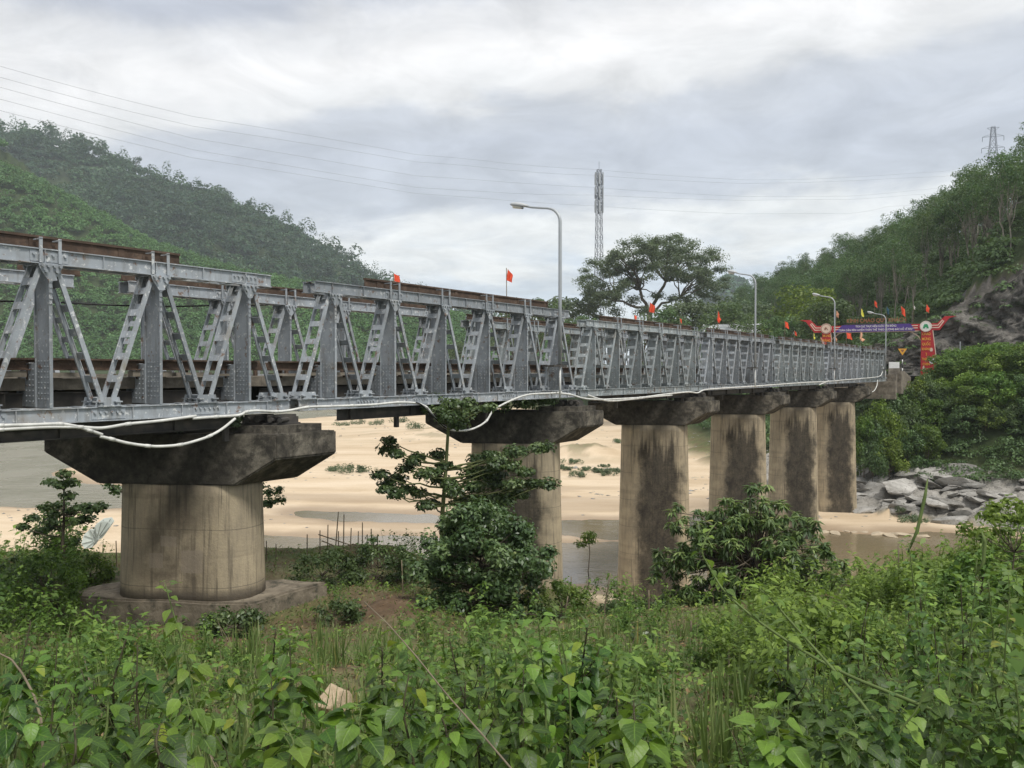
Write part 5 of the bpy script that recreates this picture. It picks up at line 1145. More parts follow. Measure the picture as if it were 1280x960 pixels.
# rocks
def rock_mesh(seed, flat=.65, rough=.28):
    bm = bmesh.new(); bmesh.ops.create_icosphere(bm, subdivisions=4, radius=1); rng = np.random.default_rng(seed); pl = [(norm(rng.normal(size=3)), rng.uniform(.45, .8)) for _ in range(13)]
    for v in bm.verts:
        p = np.array(v.co)
        for n_, d in pl:
            k = p @ n_ - d
            if k > 0: p = p - n_ * k * .92
        p = p * (1 + rough * (fbm([p[0] * 1.9 + seed], [p[1] * 1.9 + p[2] * 1.3], 4, seed)[0] - .47)); v.co = (p[0], p[1], p[2] * flat)
    me = bpy.data.meshes.new('rock'); bm.to_mesh(me); bm.free(); return me
def rocks():
    rng = np.random.default_rng(8); vs = [rock_mesh(i) for i in range(5)]
    for m in vs: m.materials.append(M['rock'])
    n = 0; pts = []
    while n < 130:
        px = rng.uniform(1068, 1300); py = rng.uniform(585, 652); Y = 66 + (652 - py) / 67 * 16 + rng.normal() * 1; p = at(px, py, Y); z = zt(p[0], p[1]); P2 = np.array([[p[0], p[1]]]); d = float(dist_line(P2, FOOT)[0])
        if not inside(P2, LAND)[0] or d > 9.5 or d < .3: continue
        s = rng.uniform(.3, 1.05) * (1.7 if rng.random() < .25 else 1); n += 1
        o = link('river_rock', vs[n % 5], None, (p[0], p[1], z + s * .12), rng.uniform(0, 6.3)); o.scale = (s * 1.6, s * 1.0, s * .62); o.rotation_euler = (rng.normal() * .25, rng.normal() * .25, rng.uniform(-.5, .5)); tag(o, 'grey angular rock in the outcrop on the far river bank', 'rock', 'grey rocks of the river outcrop')
    m2 = rock_mesh(44, .4); m2.materials.append(plain('pale_sandy_rock', (.42, .35, .25), .9, .2, 3))
    for k, (px, py, s) in enumerate(((1030, 664, .8), (1044, 665, .9), (1058, 663, .5), (1068, 664, .6), (1080, 664, .7), (1098, 666, .9), (1112, 668, 1.0), (1124, 667, 1.1), (1140, 668, .6), (1155, 669, .8), (868, 598, 1.3))):
        p = onz(px, py, -12.05); o = link('shore_rock', m2, None, (p[0], p[1], -12.12), k * 1.3); o.scale = (s * 1.1, s * .6, s * .5); tag(o, 'pale sandy rock at the water edge below the grey outcrop' if k < 10 else 'low pale sand block between the third and fourth piers', 'rock', 'pale rocks along the water edge' if k < 10 else None)
    Y = 8.2; p = at(418, 872, Y); b = rock_mesh(71, .8, .35); b.materials.append(M['tan_rock']); o = link('tan_boulder', b, None, (p[0], p[1], p[2] - .02), .6); o.scale = (.25, .20, .27); tag(o, 'smooth tan boulder poking out of the weeds near the bottom', 'boulder')
rocks()
def pebbles():
    rng = np.random.default_rng(66); n = 9000; px = rng.uniform(-40, 1300, n); Y = 36 + 150 * rng.random(n) ** 1.6; X = (px - CX) / F * Y; z, sand, grass, rock, wet, pale = terrain(X, Y, True)
    k = (z < -9.5) & (z > WATER_Z - .02) & (rng.random(n) < (.04 + .96 * sstep(.50, .62, fbm(X * .12, Y * .22, 4, 81)))) & (Y > bank_edge(X) + 6); P = np.stack([X, Y, z], 1)[k]; m = len(P)
    s = rng.uniform(.04, .13, m) * (1 + 1.6 * (rng.random(m) < .06)) * (1 + P[:, 1] * .006); oc = np.array([(1, 0, 0), (0, 1, 0), (-1, 0, 0), (0, -1, 0), (0, 0, .6), (0, 0, -.6)], float); V = P[:, None, :] + (oc[None] + rng.normal(size=(m, 6, 3)) * .22) * s[:, None, None] * np.array([1.3, 1, .7])
    f = np.array([(0, 1, 4), (1, 2, 4), (2, 3, 4), (3, 0, 4), (1, 0, 5), (2, 1, 5), (3, 2, 5), (0, 3, 5)]); Q = (np.arange(m)[:, None, None] * 6 + f[None]).reshape(-1, 3)
    tag(link('river_pebbles', np_mesh('river_pebbles', V.reshape(-1, 3), Q, M['rock'])), 'scattered pebbles and stones on the sandy river bed', 'pebbles', None, 'stuff')
pebbles()
def butterfly():
    p = at(121, 675, 1.35); root = empty('butterfly', tuple(p), .5); root.rotation_euler = (.25, .42, .25); tag(root, 'pale white butterfly with dark veins fluttering before the nearest pier', 'butterfly')
    fore = [(-.002, -.004), (.007, .008), (.010, .024), (.012, .036), (.006, .041), (-.004, .036), (-.011, .024), (-.008, .006)]; hind = [(.001, .006), (-.008, .016), (-.016, .014), (-.021, .002), (-.019, -.012), (-.011, -.019), (-.002, -.014), (.002, -.006)]
    for s, tilt in ((-1, .10), (1, .22)):
        for nm, poly in (('forewing', fore), ('hindwing', hind)):
            mb = MB(); n = len(poly); 
            mb.prism(poly, (0, s * .0012, 0), (1, s * tilt, 0), (0, s * tilt * .9, 1), (0, s * .0004, 0)); w = mb.build(nm, M['wing'], root)
            mb = MB()
            for a, b in poly[2:7]: mb.bar((a * .25, s * (.0012 + tilt * (a * .25 + b * .225)) - .0009, b * .25), (a * .93, s * (.0012 + tilt * (a * .93 + b * .84)) - .0009, b * .93), .0009, .0005)
            mb.build('veins', M['wing_vein'], w)
    MB().tube([(-.003, 0, -.016), (0, 0, -.004), (.002, 0, .006), (.004, 0, .012)], [.0008, .0019, .0022, .0012], 8).build('body', M['wing_vein'], root, True)
    for s in (-1, 1): MB().tube([(.004, s * .0006, .012), (.008, s * .004, .022)], .0003, 4).build('antenna', M['wing_vein'], root)
butterfly()
# ---------------------------------------------------------------- vegetation on the near bank
def rel(root, px, py, Y): return at(px, py, Y) - np.array(root)
def pix_tree(name, px, py_base, Y, clusters, rpx, nleaf, ls, leaf, bark, trunk_px, r0, seed, label, cat_='tree', dy=.7, flat=.6, aspect=.5, limbs=True, upb=.6, forks=None):
    rng = np.random.default_rng(seed); g = at(px, py_base, Y); z = zt(g[0], Y); root = np.array([g[0], Y, z])
    C = np.array([rel(root, a + rng.normal() * 2, b + rng.normal() * 2, Y + rng.uniform(-dy, dy)) for a, b in clusters]); R = rpx / F * Y * rng.uniform(.75, 1.3, len(C))
    tp_ = np.array([rel(root, a, b, Y) for a, b in trunk_px]); tp_ = np.vstack([[0, 0, -.2], tp_])
    t = np.linspace(0, len(tp_) - 1, len(tp_) * 4); tr = np.stack([np.interp(t, np.arange(len(tp_)), tp_[:, k]) for k in range(3)], 1)
    lim = []
    if limbs:
        for i in range(len(C)):
            zmax = C[i][2] - .45 * np.hypot(*(C[i][:2])) * .6; j = int(np.argmin(np.abs(tr[:, 2] - max(zmax, .25 * tr[-1][2]))))
            lim.append((curve_pts(tr[j], C[i], -.06, 6, rng, .025), r0 * .38, r0 * .12))
    ms = tree_meshes(name, rng, [(tr, r0, r0 * .4)], lim, C, R, nleaf, ls, leaf, bark, flat, aspect, .6, upb, .15)
    return put_tree(name, ms, tuple(root), 0, 1.0, label, cat_)
def near_trees():
    pix_tree('flat_topped_tree', 552, 742, 24, [(482, 556), (496, 568), (490, 562), (510, 576), (522, 572), (508, 584), (528, 592), (540, 588), (476, 592), (486, 604), (498, 598), (480, 612), (500, 614), (512, 610), (524, 618), (540, 626), (532, 630), (550, 598), (562, 606), (574, 612), (560, 582), (546, 572), (586, 590), (600, 578), (612, 570), (626, 572), (640, 564), (655, 560), (670, 558), (682, 560), (606, 592), (624, 592), (642, 586), (652, 604), (668, 604), (684, 606), (594, 606), (610, 618), (598, 634), (584, 648), (612, 642), (632, 626), (648, 618),
        (536, 508), (550, 514), (564, 518), (578, 520), (592, 514), (606, 510), (556, 526), (572, 530), (528, 504), (544, 500), (586, 504), (566, 504), (590, 606), (606, 600), (578, 626), (594, 622), (616, 606), (630, 608), (640, 600), (600, 648), (618, 634), (590, 662), (606, 664), (574, 660), (640, 616), (656, 590), (622, 580), (596, 588)], 14.5, 260, .13, M['leaf_dark'], M['bark_green'], [(552, 690), (553, 640), (557, 590), (560, 540), (562, 515)], .085, 3, 'flat-topped young tree with layered dark branches before the second pier', dy=.9, flat=.5, aspect=.6)
    rng = np.random.default_rng(14)
    cl = [(600 + 82 * math.cos(a) * r, 700 + 62 * math.sin(a) * r) for a, r in zip(rng.uniform(0, 6.28, 84), rng.uniform(.1, 1.0, 84) ** .6)] + [(530 + 14 * k, 752 + 8 * (k % 3)) for k in range(12)] + [(560, 655), (580, 640), (622, 640), (648, 660), (545, 690), (600, 632)]
    pix_tree('dark_bush', 600, 780, 20, cl, 18, 260, .13, M['leaf_dark'], M['bark'], [(598, 760), (602, 720), (600, 690)], .06, 4, 'dense dark glossy bush under the flat-topped tree', 'bush', dy=1.3, flat=.8, aspect=.5)
    pix_tree('young_bank_tree', 78, 720, 23, [(42, 650), (28, 656), (58, 636), (60, 650), (78, 628), (70, 642), (90, 640), (74, 606), (88, 602), (82, 594), (66, 602), (100, 636), (112, 638), (122, 634), (130, 632), (108, 648), (96, 652), (50, 662), (64, 660), (92, 672), (84, 618)], 11, 150, .13, M['leaf_tree'], M['bark'], [(80, 694), (78, 680), (80, 650), (80, 612)], .065, 5, 'young tree with spreading crown at the left before the sand', dy=.7, flat=.5, aspect=.6)
    pix_tree('pier_side_tree', 250, 742, 25.5, [(140, 606), (148, 612), (134, 602), (152, 600), (338, 614), (346, 622), (332, 626), (350, 612), (340, 632), (328, 606), (240, 640), (200, 620), (290, 630), (170, 612), (310, 620)], 9, 80, .13, M['leaf_tree'], M['bark'], [(248, 700), (246, 660), (244, 630)], .07, 6, 'small tree mostly hidden behind the nearest pier, tips showing both sides', dy=.5, flat=.7, aspect=.6)
    # mango: whorls of long drooping leaves
    rng = np.random.default_rng(9); Y = 24; g = at(940, 770, Y); z = zt(g[0], Y); root = np.array([g[0], Y, z])
    tips = []
    for _ in range(520):
        a, r, e = rng.uniform(0, 6.28), rng.uniform(.12, 1) ** .6, rng.uniform(-1, 1); q = math.sqrt(max(0, 1 - e * e * .9)); hx = 3.0 * (1 - .25 * max(0, e))
        tips.append(rel(root, 938, 704, Y) + np.array([math.cos(a) * q * r * hx, math.sin(a) * q * r * 1.9, e * 1.9 * (.6 + .4 * r)]))
    for px, py in ((944, 606), (950, 612), (938, 610), (960, 608), (952, 622), (840, 640), (848, 632), (850, 652), (838, 655), (862, 660), (870, 640), (822, 690), (834, 688), (846, 690), (860, 686), (922, 630), (915, 640), (930, 645), (905, 640), (900, 655), (1010, 650), (1018, 660), (1000, 648), (1036, 700), (1048, 704), (1030, 690), (860, 736), (846, 742), (868, 740), (985, 662)):
        tips.append(rel(root, px, py, Y + rng.uniform(-.5, .5)))
    tips = np.array(tips); n = len(tips); k = 32; a = rng.uniform(0, 6.28, n * k); el = rng.uniform(-1.0, .75, n * k)
    d = np.stack([np.cos(a) * np.cos(el), np.sin(a) * np.cos(el), np.sin(el)], 1); L = rng.uniform(.16, .30, n * k); C = np.repeat(tips, k, 0) + d * (L * .55)[:, None] - np.array([0, 0, 1]) * (L * .15)[:, None]
    d2 = norm(d - np.array([0, 0, .5])); Nn = np.cross(np.cross(d2, [0, 0, 1.0]), d2) * 1.0 + rng.normal(size=d.shape) * .2
    V, Q = leaf_quads(C, Nn, L, rng, .27, d2, .1); t = np.clip(np.repeat(rng.uniform(0, 1, n), k) * .55 + .45 * rng.uniform(0, 1, n * k) * (el > -.2), 0, 1)
    mb = MB(); t0 = rel(root, 944, 690, Y); mb.tube(curve_pts((0, 0, -.3), t0, 0, 7, rng, .02), np.linspace(.13, .06, 7), 8)
    for i in range(0, n, 3): mb.tube(curve_pts(t0 * rng.uniform(.35, 1), tips[i], .06, 5, rng, .03), np.linspace(.035, .01, 5), 5)
    mb.tube(curve_pts(t0, rel(root, 948, 616, Y), 0, 5, rng, .01), np.linspace(.045, .02, 5), 6)
    put_tree('mango_tree', (mb.mesh('mango_trunk', M['bark'], True), np_mesh('mango_crown', V, Q, M['leaf_mango'], np.repeat(t, 4))), tuple(root), 0, 1.0, 'bushy mango tree with drooping leaf tufts in front of the tall piers')
    for i, (px, top, base, Y, lab) in enumerate(((862, 742, 800, 23, 'small drooping sapling left of the mango tree foot'), (880, 748, 800, 23, 'drooping sapling right beside the mango tree foot'), (897, 740, 800, 23.3, 'drooping sapling in the shade under the mango tree'), (735, 668, 740, 25, 'thin bare-stemmed sapling against the second pier base'))):
        g = at(px, base, Y); z = zt(g[0], Y); hh = (464 - top) / F * Y - z; rng = np.random.default_rng(40 + i)
        c = np.stack([rng.normal(0, .14, 7), rng.normal(0, .14, 7), hh - rng.uniform(0, .35, 7)], 1); c[:, 2] = np.maximum(c[:, 2], .2)
        V, Q, T_ = blob_leaves(c, .17, 26, .17, rng, .8, .28, .2); mb = MB(); mb.tube(curve_pts((0, 0, -.1), (0, 0, hh - .1), 0, 6, rng, .02), np.linspace(.026, .012, 6), 6)
        put_tree('bank_sapling', (mb.mesh('sapling_stem', M['bark']), np_mesh('sapling_crown', V, Q, M['leaf_mango'] if i < 3 else M['leaf_herb'], T_)), (g[0], Y, z), 0, 1, lab, 'sapling')
    specs = [(1265, 690, 15, 70, 62, 'leaf_lime', 'round light green bush at the right edge above the water'), (1225, 730, 14, 48, 40, 'leaf_herb', 'leafy bush just left of the round one at the right edge'), (55, 735, 19, 55, 40, 'leaf_herb', 'green bush at the left end of the pier footing slab'), (18, 730, 21, 45, 34, 'leaf_tree', 'bush at the far left edge below the young tree'), (110, 720, 22, 28, 22, 'leaf_herb', 'small bush between the young tree and the nearest pier'),
             (400, 720, 22, 52, 34, 'leaf_tree', 'bush behind the bamboo stakes right of the nearest pier'), (470, 710, 23, 48, 36, 'leaf_dark', 'dark bush beside the bamboo stakes'), (430, 780, 18.5, 40, 26, 'leaf_tree', 'low bush hugging the right end of the footing slab'), (290, 785, 16.6, 40, 22, 'leaf_dark', 'dark creeper bush against the front of the footing slab'), (820, 830, 15, 40, 40, 'leaf_dark', 'small dark shrub in the middle of the weedy slope'), (905, 815, 16, 44, 32, 'leaf_herb', 'green shrub below the mango tree'), (1000, 796, 17, 44, 34, 'leaf_lime', 'yellow-green shrub right of the mango tree foot'), (1085, 752, 20, 32, 24, 'leaf_lime', 'yellow-green shrub beside the brown water'), (1150, 742, 19, 42, 26, 'leaf_herb', 'shrub at the water edge left of the round right-hand bush'),
             (700, 760, 21, 40, 30, 'leaf_herb', 'small shrub at the foot of the second pier'), (780, 765, 24, 30, 14, 'leaf_tree', 'low shrub in front of the black-stained third pier'), (820, 772, 23.5, 34, 16, 'leaf_dark', 'low dark shrub right of the third pier base')]
    for i, (px, py, Y, rx, ry, leaf, lab) in enumerate(specs):
        rng = np.random.default_rng(70 + i); n = int(12 + rx * .55); cl = [(px + rx * math.cos(a) * r, py + ry * math.sin(a) * r) for a, r in zip(rng.uniform(0, 6.28, n), rng.uniform(.2, 1, n) ** .6)]
        pix_tree('bank_shrub', px, py + ry, Y, cl, 12.5, 78, .085 + .0012 * Y, M[leaf], M['bark'], [(px, py + ry * .5), (px + 3, py)], .025, 80 + i, lab, 'shrub', dy=rx / F * Y * .8, flat=.8)
    # greenery on the cap of the second pier and by the cable on the first
    for px0, px1, py, Yc, n, lab, sz in ((538, 692, 497, 30.6, 46, 'leafy creepers growing on the cap of the second pier', 1.0), (290, 297, 537, 19.3, 10, 'small weeds growing on the cap of the nearest pier', .5), (205, 250, 539, 19.6, 9, 'grass tuft on the nearest pier cap under the pipe', .4), (800, 850, 496, 41.6, 10, 'weeds on the cap of the third pier', .7)):
        rng = np.random.default_rng(int(px0)); c = np.array([at(rng.uniform(px0, px1), 464, Yc + rng.uniform(-.6, .5)) for _ in range(n)]); c[:, 2] = PT + rng.uniform(.05, .75 * sz, n) 
        o = c.mean(0); o[2] = PT; V, Q, T_ = blob_leaves(c - o, .30 * sz, 80, .14 * sz ** .5, rng, .7); tag(link('creeper_plant', np_mesh('creeper_plant', V, Q, M['leaf_tree'] if n > 20 else M['leaf_grey'], T_), None, tuple(o)), lab, 'plant')
near_trees()

def leaf_shapes(B, D, Nn, L, rng, wr=.36, droop=.25, fold=.22, round_=0.0):
    """full leaf blades: 5 stations x 3 across"""
    n = len(B); D = norm(D); Nn = norm(Nn - D * np.sum(Nn * D, 1, keepdims=True)); S = np.cross(Nn, D); L = np.broadcast_to(L, (n,))[:, None]
    st = [(0, .02), (.16, .78), (.38, 1.0), (.70, .62), (1.0, .02)]; rows = []
    curl = rng.uniform(.5, 1.5, n)[:, None] * droop
    for s, w in st:
        mid = B + D * L * s - Nn * L * curl * s * s
        for k in (-1, 0, 1): rows.append(mid + S * L * wr * w * k + Nn * L * fold * wr * w * abs(k) * (1 - .3 * s))
    V = np.stack(rows, 1).reshape(-1, 3); q = []
    for i in range(4):
        for k in range(2): a = i * 3 + k; q.append((a, a + 1, a + 4, a + 3))
    Q = (np.arange(n)[:, None, None] * 15 + np.array(q)[None]).reshape(-1, 4); return V, Q
LU = np.tile([-1., 0, 1], 5); LV = np.repeat([0, .16, .38, .70, 1.0], 3)
def stem_plant(root, path, r0, nl, L, rng, leaf, stemm, name, label, cat_, group=None, pair=True, wr=.36, start=.3, pet=.5, tintb=.0, branch=0, droop=.3):
    """upright stem with leaves along it; path in world coordinates"""
    P = np.asarray(path, float) - np.asarray(root); n = len(P); t = np.linspace(0, n - 1, n * 6); tr = np.stack([np.interp(t, np.arange(n), P[:, k]) for k in range(3)], 1)
    for k in range(3): tr[:, k] = np.convolve(np.pad(tr[:, k], 2, 'edge'), np.ones(5) / 5, 'valid')
    paths = [(tr, r0, r0 * .35, nl)]
    for b in range(branch):
        i = int(len(tr) * rng.uniform(.2, .7)); a = rng.uniform(0, 6.28); ln = np.linalg.norm(tr[-1] - tr[i]) * rng.uniform(.4, .85); e = tr[i] + np.array([math.cos(a) * .45, math.sin(a) * .45, .85]) * ln
        paths.append((curve_pts(tr[i], e, -.05, 8, rng, .02), r0 * .5, r0 * .2, int(nl * .38)))
    mb = MB(); Bs, Ds, Ns, Ls, Ts = [], [], [], [], []; f0 = rng.uniform(0, 6.28)
    for tr_, ra, rb, m in paths:
        mb.tube(tr_, np.linspace(ra, rb, len(tr_)), 6); seg = np.linspace(start, 1.0, m)
        for j, s in enumerate(seg):
            i = min(int(s * (len(tr_) - 1)), len(tr_) - 1); q = tr_[i]
            for h in ((0, math.pi) if pair else (0,)):
                a = f0 + j * (1.57 if pair else 2.4) + h + rng.normal() * .3; el = rng.normal(.05, .28) + (.5 if s > .93 else 0); d = np.array([math.cos(a) * math.cos(el), math.sin(a) * math.cos(el), math.sin(el)])
                lb = L * rng.uniform(.65, 1.2) * (1 - .30 * max(0, s - .75) / .25); b = q + d * lb * pet; mb.tube([q, (q + b) / 2 + [0, 0, lb * .06], b], ra * .16, 4, cap=False)
                Bs.append(b); Ds.append(norm(d + np.array([0, 0, -.55 * rng.uniform(.2, 1.3)]))); Ns.append(np.array([d[0] * .45, d[1] * .45, 1.0]) + rng.normal(size=3) * .28); Ls.append(lb); Ts.append(1.0 if rng.random() < .012 else np.clip(rng.uniform(0, .8) + tintb + .3 * (s > .85), 0, .95))
    V, Q = leaf_shapes(np.array(Bs), np.array(Ds), np.array(Ns), np.array(Ls), rng, wr, droop); me = np_mesh('leaves', V, Q, leaf, np.repeat(Ts, 15), True)
    for nm, ar in (('lu', LU), ('lv', LV)): me.attributes.new(nm, 'FLOAT', 'POINT').data.foreach_set('value', np.tile(ar, len(Bs)).astype(np.float32))
    r = empty(name, tuple(root)); tag(r, label, cat_, group); mb.build('stem', stemm, r, True); link('leaves', me, r); return r
def foreground():
    rng = np.random.default_rng(77)
    sap = [ # px at the bottom, px top, py top, Y, leaf length, n, tone, label
        (262, 204, 722, 3.1, .085, 17, .25, 'leaning pale-leaved weed rising in front of the pier footing'), (180, 172, 800, 2.9, .10, 12, -.1, 'dark leafy sapling left of the leaning pale weed'), (120, 135, 862, 2.5, .09, 12, -.1, 'low broad-leaved sapling near the bottom left'), (358, 362, 795, 2.9, .095, 15, .1, 'upright dark-stemmed sapling left of the tan boulder'), (388, 388, 838, 3.1, .09, 14, .1, 'upright sapling directly beside the tan boulder'),
        (330, 338, 838, 2.7, .085, 13, 0, 'bushy sapling below the footing slab corner'), (490, 500, 784, 3.2, .10, 13, .3, 'bright yellow-green sapling right of the tan boulder'), (520, 512, 838, 2.6, .095, 14, -.1, 'dark broad-leaved sapling below the bright yellow-green one'), (684, 672, 768, 3.3, .095, 17, .2, 'tall sapling with bright top leaves in front of the dark bush'), (650, 655, 832, 2.8, .09, 15, 0, 'leafy sapling in the bottom centre'), (712, 704, 800, 3.0, .09, 15, 0, 'dark-stemmed sapling right of the tall bright-topped one'),
        (590, 582, 850, 2.6, .085, 12, 0, 'short sapling at the bottom between the centre saplings'), (20, 28, 842, 2.6, .10, 13, -.15, 'dark broad-leaved sapling in the bottom left corner'), (60, 72, 800, 3.5, .085, 12, .05, 'sapling below the bush at the left edge'), (446, 452, 884, 2.4, .085, 12, .1, 'short leafy sapling under the tan boulder'), (760, 770, 862, 2.7, .085, 12, 0, 'short sapling in the bottom right of centre'), (240, 232, 868, 2.4, .085, 11, .1, 'short sapling below the leaning pale weed'), (800, 792, 876, 2.4, .10, 10, .3, 'bright broad-leaved sapling at the bottom right of centre'),
        (300, 286, 822, 3.4, .075, 13, .1, 'slim sapling in front of the dark creeper bush'), (90, 92, 900, 2.2, .09, 10, .0, 'low sapling at the bottom edge, second from left corner'), (960, 966, 885, 2.5, .10, 10, .3, 'bright broad-leaved plant at the bottom right of the grassy patch'), (560, 548, 888, 2.2, .08, 11, .2, 'small pale sapling at the bottom edge left of centre'), (358, 352, 902, 2.2, .085, 10, .2, 'low bright sapling at the bottom edge under the dark-stemmed pair'), (205, 200, 905, 2.1, .085, 9, .0, 'low dark sapling at the bottom edge left of the leaning weed')]
    for i, (pb, pt, yt, Y, L, nl, tb, lab) in enumerate(sap):
        Y *= 1.2; L *= .92; nl = int(nl * 1.3); top = at(pt, yt, Y); b = at(pb, 960, Y * .97); g = np.array([b[0] + (b[0] - top[0]) * .4, b[1], zt(b[0], b[1])]); mid = b + [0, 0, .25 * (top[2] - b[2])]
        stem_plant(g, [g - [0, 0, .05], b, (b + top) / 2 + rng.normal(size=3) * .02, top], (.0062 + .001 * (i % 3)), nl, L, rng, M['leaf_fg'], M['stem_dark' if i % 2 else 'stem'], 'leafy_sapling', lab, 'sapling', 'leafy saplings in the foreground', pair=i % 3 != 1, wr=.33 + .07 * (i % 3), start=.28, tintb=tb, branch=1 + i % 2)
    right = [(1165, 1135, 668, 3.6, .06, 22, 'tall oval-leaved weed standing up before the river rocks'), (1200, 1222, 690, 3.3, .06, 22, 'oval-leaved weed with pods beside the tallest right-hand weed'), (1250, 1262, 742, 3.0, .065, 18, 'oval-leaved weed at the right edge below the round bush'), (1100, 1080, 800, 3.0, .065, 18, 'oval-leaved weed left of the tallest right-hand weed'), (1040, 1030, 842, 3.1, .065, 16, 'oval-leaved weed right of the grassy patch'), (1180, 1190, 830, 2.6, .07, 16, 'dark oval-leaved weed in the bottom right'), (1120, 1112, 862, 2.5, .07, 15, 'low oval-leaved weed near the bottom right'), (1262, 1270, 850, 2.5, .07, 14, 'oval-leaved weed in the bottom right corner'), (980, 985, 880, 2.7, .07, 13, 'low oval-leaved weed below the arching stem'), (1060, 1070, 905, 2.2, .07, 12, 'small oval-leaved weed at the bottom edge right')]
    for i, (pb, pt, yt, Y, L, nl, lab) in enumerate(right):
        Y *= 1.25; L *= .9; nl = int(nl * 1.4); top = at(pt, yt, Y); b = at(pb, 960, Y); g = np.array([b[0], b[1], zt(b[0], b[1])])
        r = stem_plant(g, [g - [0, 0, .05], b, (b + top) / 2 + rng.normal(size=3) * .02, top], .0075, nl, L, rng, M['leaf_fg_oval'], M['stem'], 'oval_leaved_weed', lab, 'weed', 'oval-leaved weeds in the foreground', pair=True, wr=.40, start=.25, pet=.75, tintb=-.1, branch=4, droop=.15)
        if i in (0, 1):
            mb = MB(); q = top - g; mb.tube([q - [0, 0, .10], q + [.05, 0, .02], q + [.10, .02, .20], q + [.115, .02, .30]] if i == 0 else [q + [-.01, 0, -.12], q + [.03, 0, -.05], q + [.035, 0, .05], q + [.02, 0, .10]], [.004, .009, .009, .003], 6); mb.build('seed_pod', M['stem'], r, True)
    # tall branching weeds that break the skyline of the tangle
    tall = [(165, 775, 4.4, 'dark'), (215, 790, 4.8, 'bright'), (345, 778, 4.6, 'dark'), (505, 768, 4.7, 'bright'), (478, 806, 4.2, 'dark'), (560, 792, 5.2, 'dark'), (640, 770, 4.9, 'bright'), (690, 752, 5.0, 'bright'), (735, 778, 4.6, 'dark'), (775, 800, 5.4, 'bright'), (40, 770, 5.2, 'dark'), (95, 790, 4.6, 'bright'), (985, 800, 5.0, 'dark'), (1065, 772, 5.4, 'bright'), (1150, 742, 5.2, 'dark'), (1235, 720, 5.0, 'bright')]
    near_ = {165: 'left of the footing slab', 215: 'before the left part of the footing slab', 345: 'before the right corner of the footing slab', 505: 'right of the tan boulder', 478: 'close to the right of the tan boulder', 560: 'left before the dark bush', 640: 'before the right part of the dark bush', 690: 'before the second pier foot', 735: 'before the sandy path', 775: 'before the black-stained pier', 40: 'at the left edge', 95: 'below the young bank tree', 985: 'before the mango tree, right side', 1065: 'before the brown water', 1150: 'before the shore rocks', 1235: 'before the round bush at the right edge'}
    for i, (px, yt, Y, tone) in enumerate(tall):
        top = at(px, yt, Y); b = at(px + rng.normal() * 18, 900, Y); g = np.array([b[0], Y, zt(b[0], Y)]); dk = tone == 'dark'
        stem_plant(g, [g - [0, 0, .04], g + (top - g) * .35 + rng.normal(size=3) * .05, g + (top - g) * .7 + rng.normal(size=3) * .05, top], .011, 26, .085, rng, M['leaf_fg' if dk else 'leaf_fg_oval'], M['stem_dark' if dk else 'stem'], 'branching_weed', f'tall branching {tone} green weed standing {near_[px]}', 'weed', 'tall branching weeds in the foreground', pair=i % 2 == 0, wr=.30 + .03 * (i % 3), start=.22, pet=.4, tintb=-.15 if dk else .1, branch=7, droop=.35)
    # slim herbs standing in the tangle
    where = ('at the far left', 'left of the nearest pier footing', 'in front of the footing slab', 'near the tan boulder', 'below the dark bush', 'in the middle of the weedy slope', 'below the mango tree', 'beside the grassy patch', 'on the right slope', 'at the far right')
    for i in range(74):
        px = rng.uniform(-10, 1290); Y = rng.uniform(3.8, 9.5); lo = float(np.interp(px, [0, 150, 420, 640, 900, 1280], [770, 800, 815, 790, 775, 700])); yt = rng.uniform(lo, lo + 95); b = at(px + rng.normal() * 14, 900, Y); g = np.array([b[0], Y, zt(b[0], Y)]); top = at(px, yt, Y)
        if top[2] - g[2] < .35: top[2] = g[2] + rng.uniform(.4, .8)
        if top[2] - g[2] > 1.7: top[2] = g[2] + rng.uniform(1.2, 1.7)
        if abs(px - 418) < 40 or 835 < px < 935: continue
        tone = ('dark', 'bright', 'pale yellow-green')[i % 3]
        stem_plant(g, [g - [0, 0, .04], g + (top - g) * .35 + rng.normal(size=3) * .03, g + (top - g) * .7 + rng.normal(size=3) * .03, top], .0045 + .0006 * Y, int(rng.uniform(12, 22)), .045 + .006 * Y, rng, M[('leaf_fg', 'leaf_fg_oval', 'leaf_fg_lime')[i % 3]], M['stem_dark' if i % 3 == 0 else 'stem'], 'slim_herb', f'slim {tone} herb with small leaves standing {where[min(9, max(0, int(px / 128)))]}', 'weed', 'slim herbs in the foreground tangle', pair=i % 2 == 0, wr=(.26, .36, .30)[i % 3], start=.2, pet=.4, branch=2 + i % 4, droop=.25)
    pts = [(1245, 925, 3.2), (1160, 885, 3.4), (1060, 845, 3.7), (1000, 812, 3.9), (945, 775, 4.1), (905, 740, 4.2), (888, 712, 4.3), (876, 690, 4.3), (884, 668, 4.35), (897, 652, 4.4)]; W = [at(*p) for p in pts]; g = W[0] + np.array([.25, .1, 0]); g[2] = zt(g[0], g[1])
    stem_plant(g, [g] + W, .0095, 15, .06, rng, M['leaf_fg_lime'], M['stem'], 'arching_weed', 'long arching green stem reaching up across the mango tree', 'weed', None, True, .42, .35, .4, .1, 0)
    pts = [(1130, 960, 3.0), (1080, 880, 3.3), (1000, 790, 3.7), (960, 745, 3.8), (948, 735, 3.8)]; W = [at(*p) for p in pts]; g = W[0].copy(); g[2] = zt(g[0], g[1])
    stem_plant(g, [g] + W, .009, 12, .06, rng, M['leaf_fg_lime'], M['stem'], 'arching_weed', 'second arching green stem below the longer one', 'weed', None, True, .42, .3, .4, .1, 1)
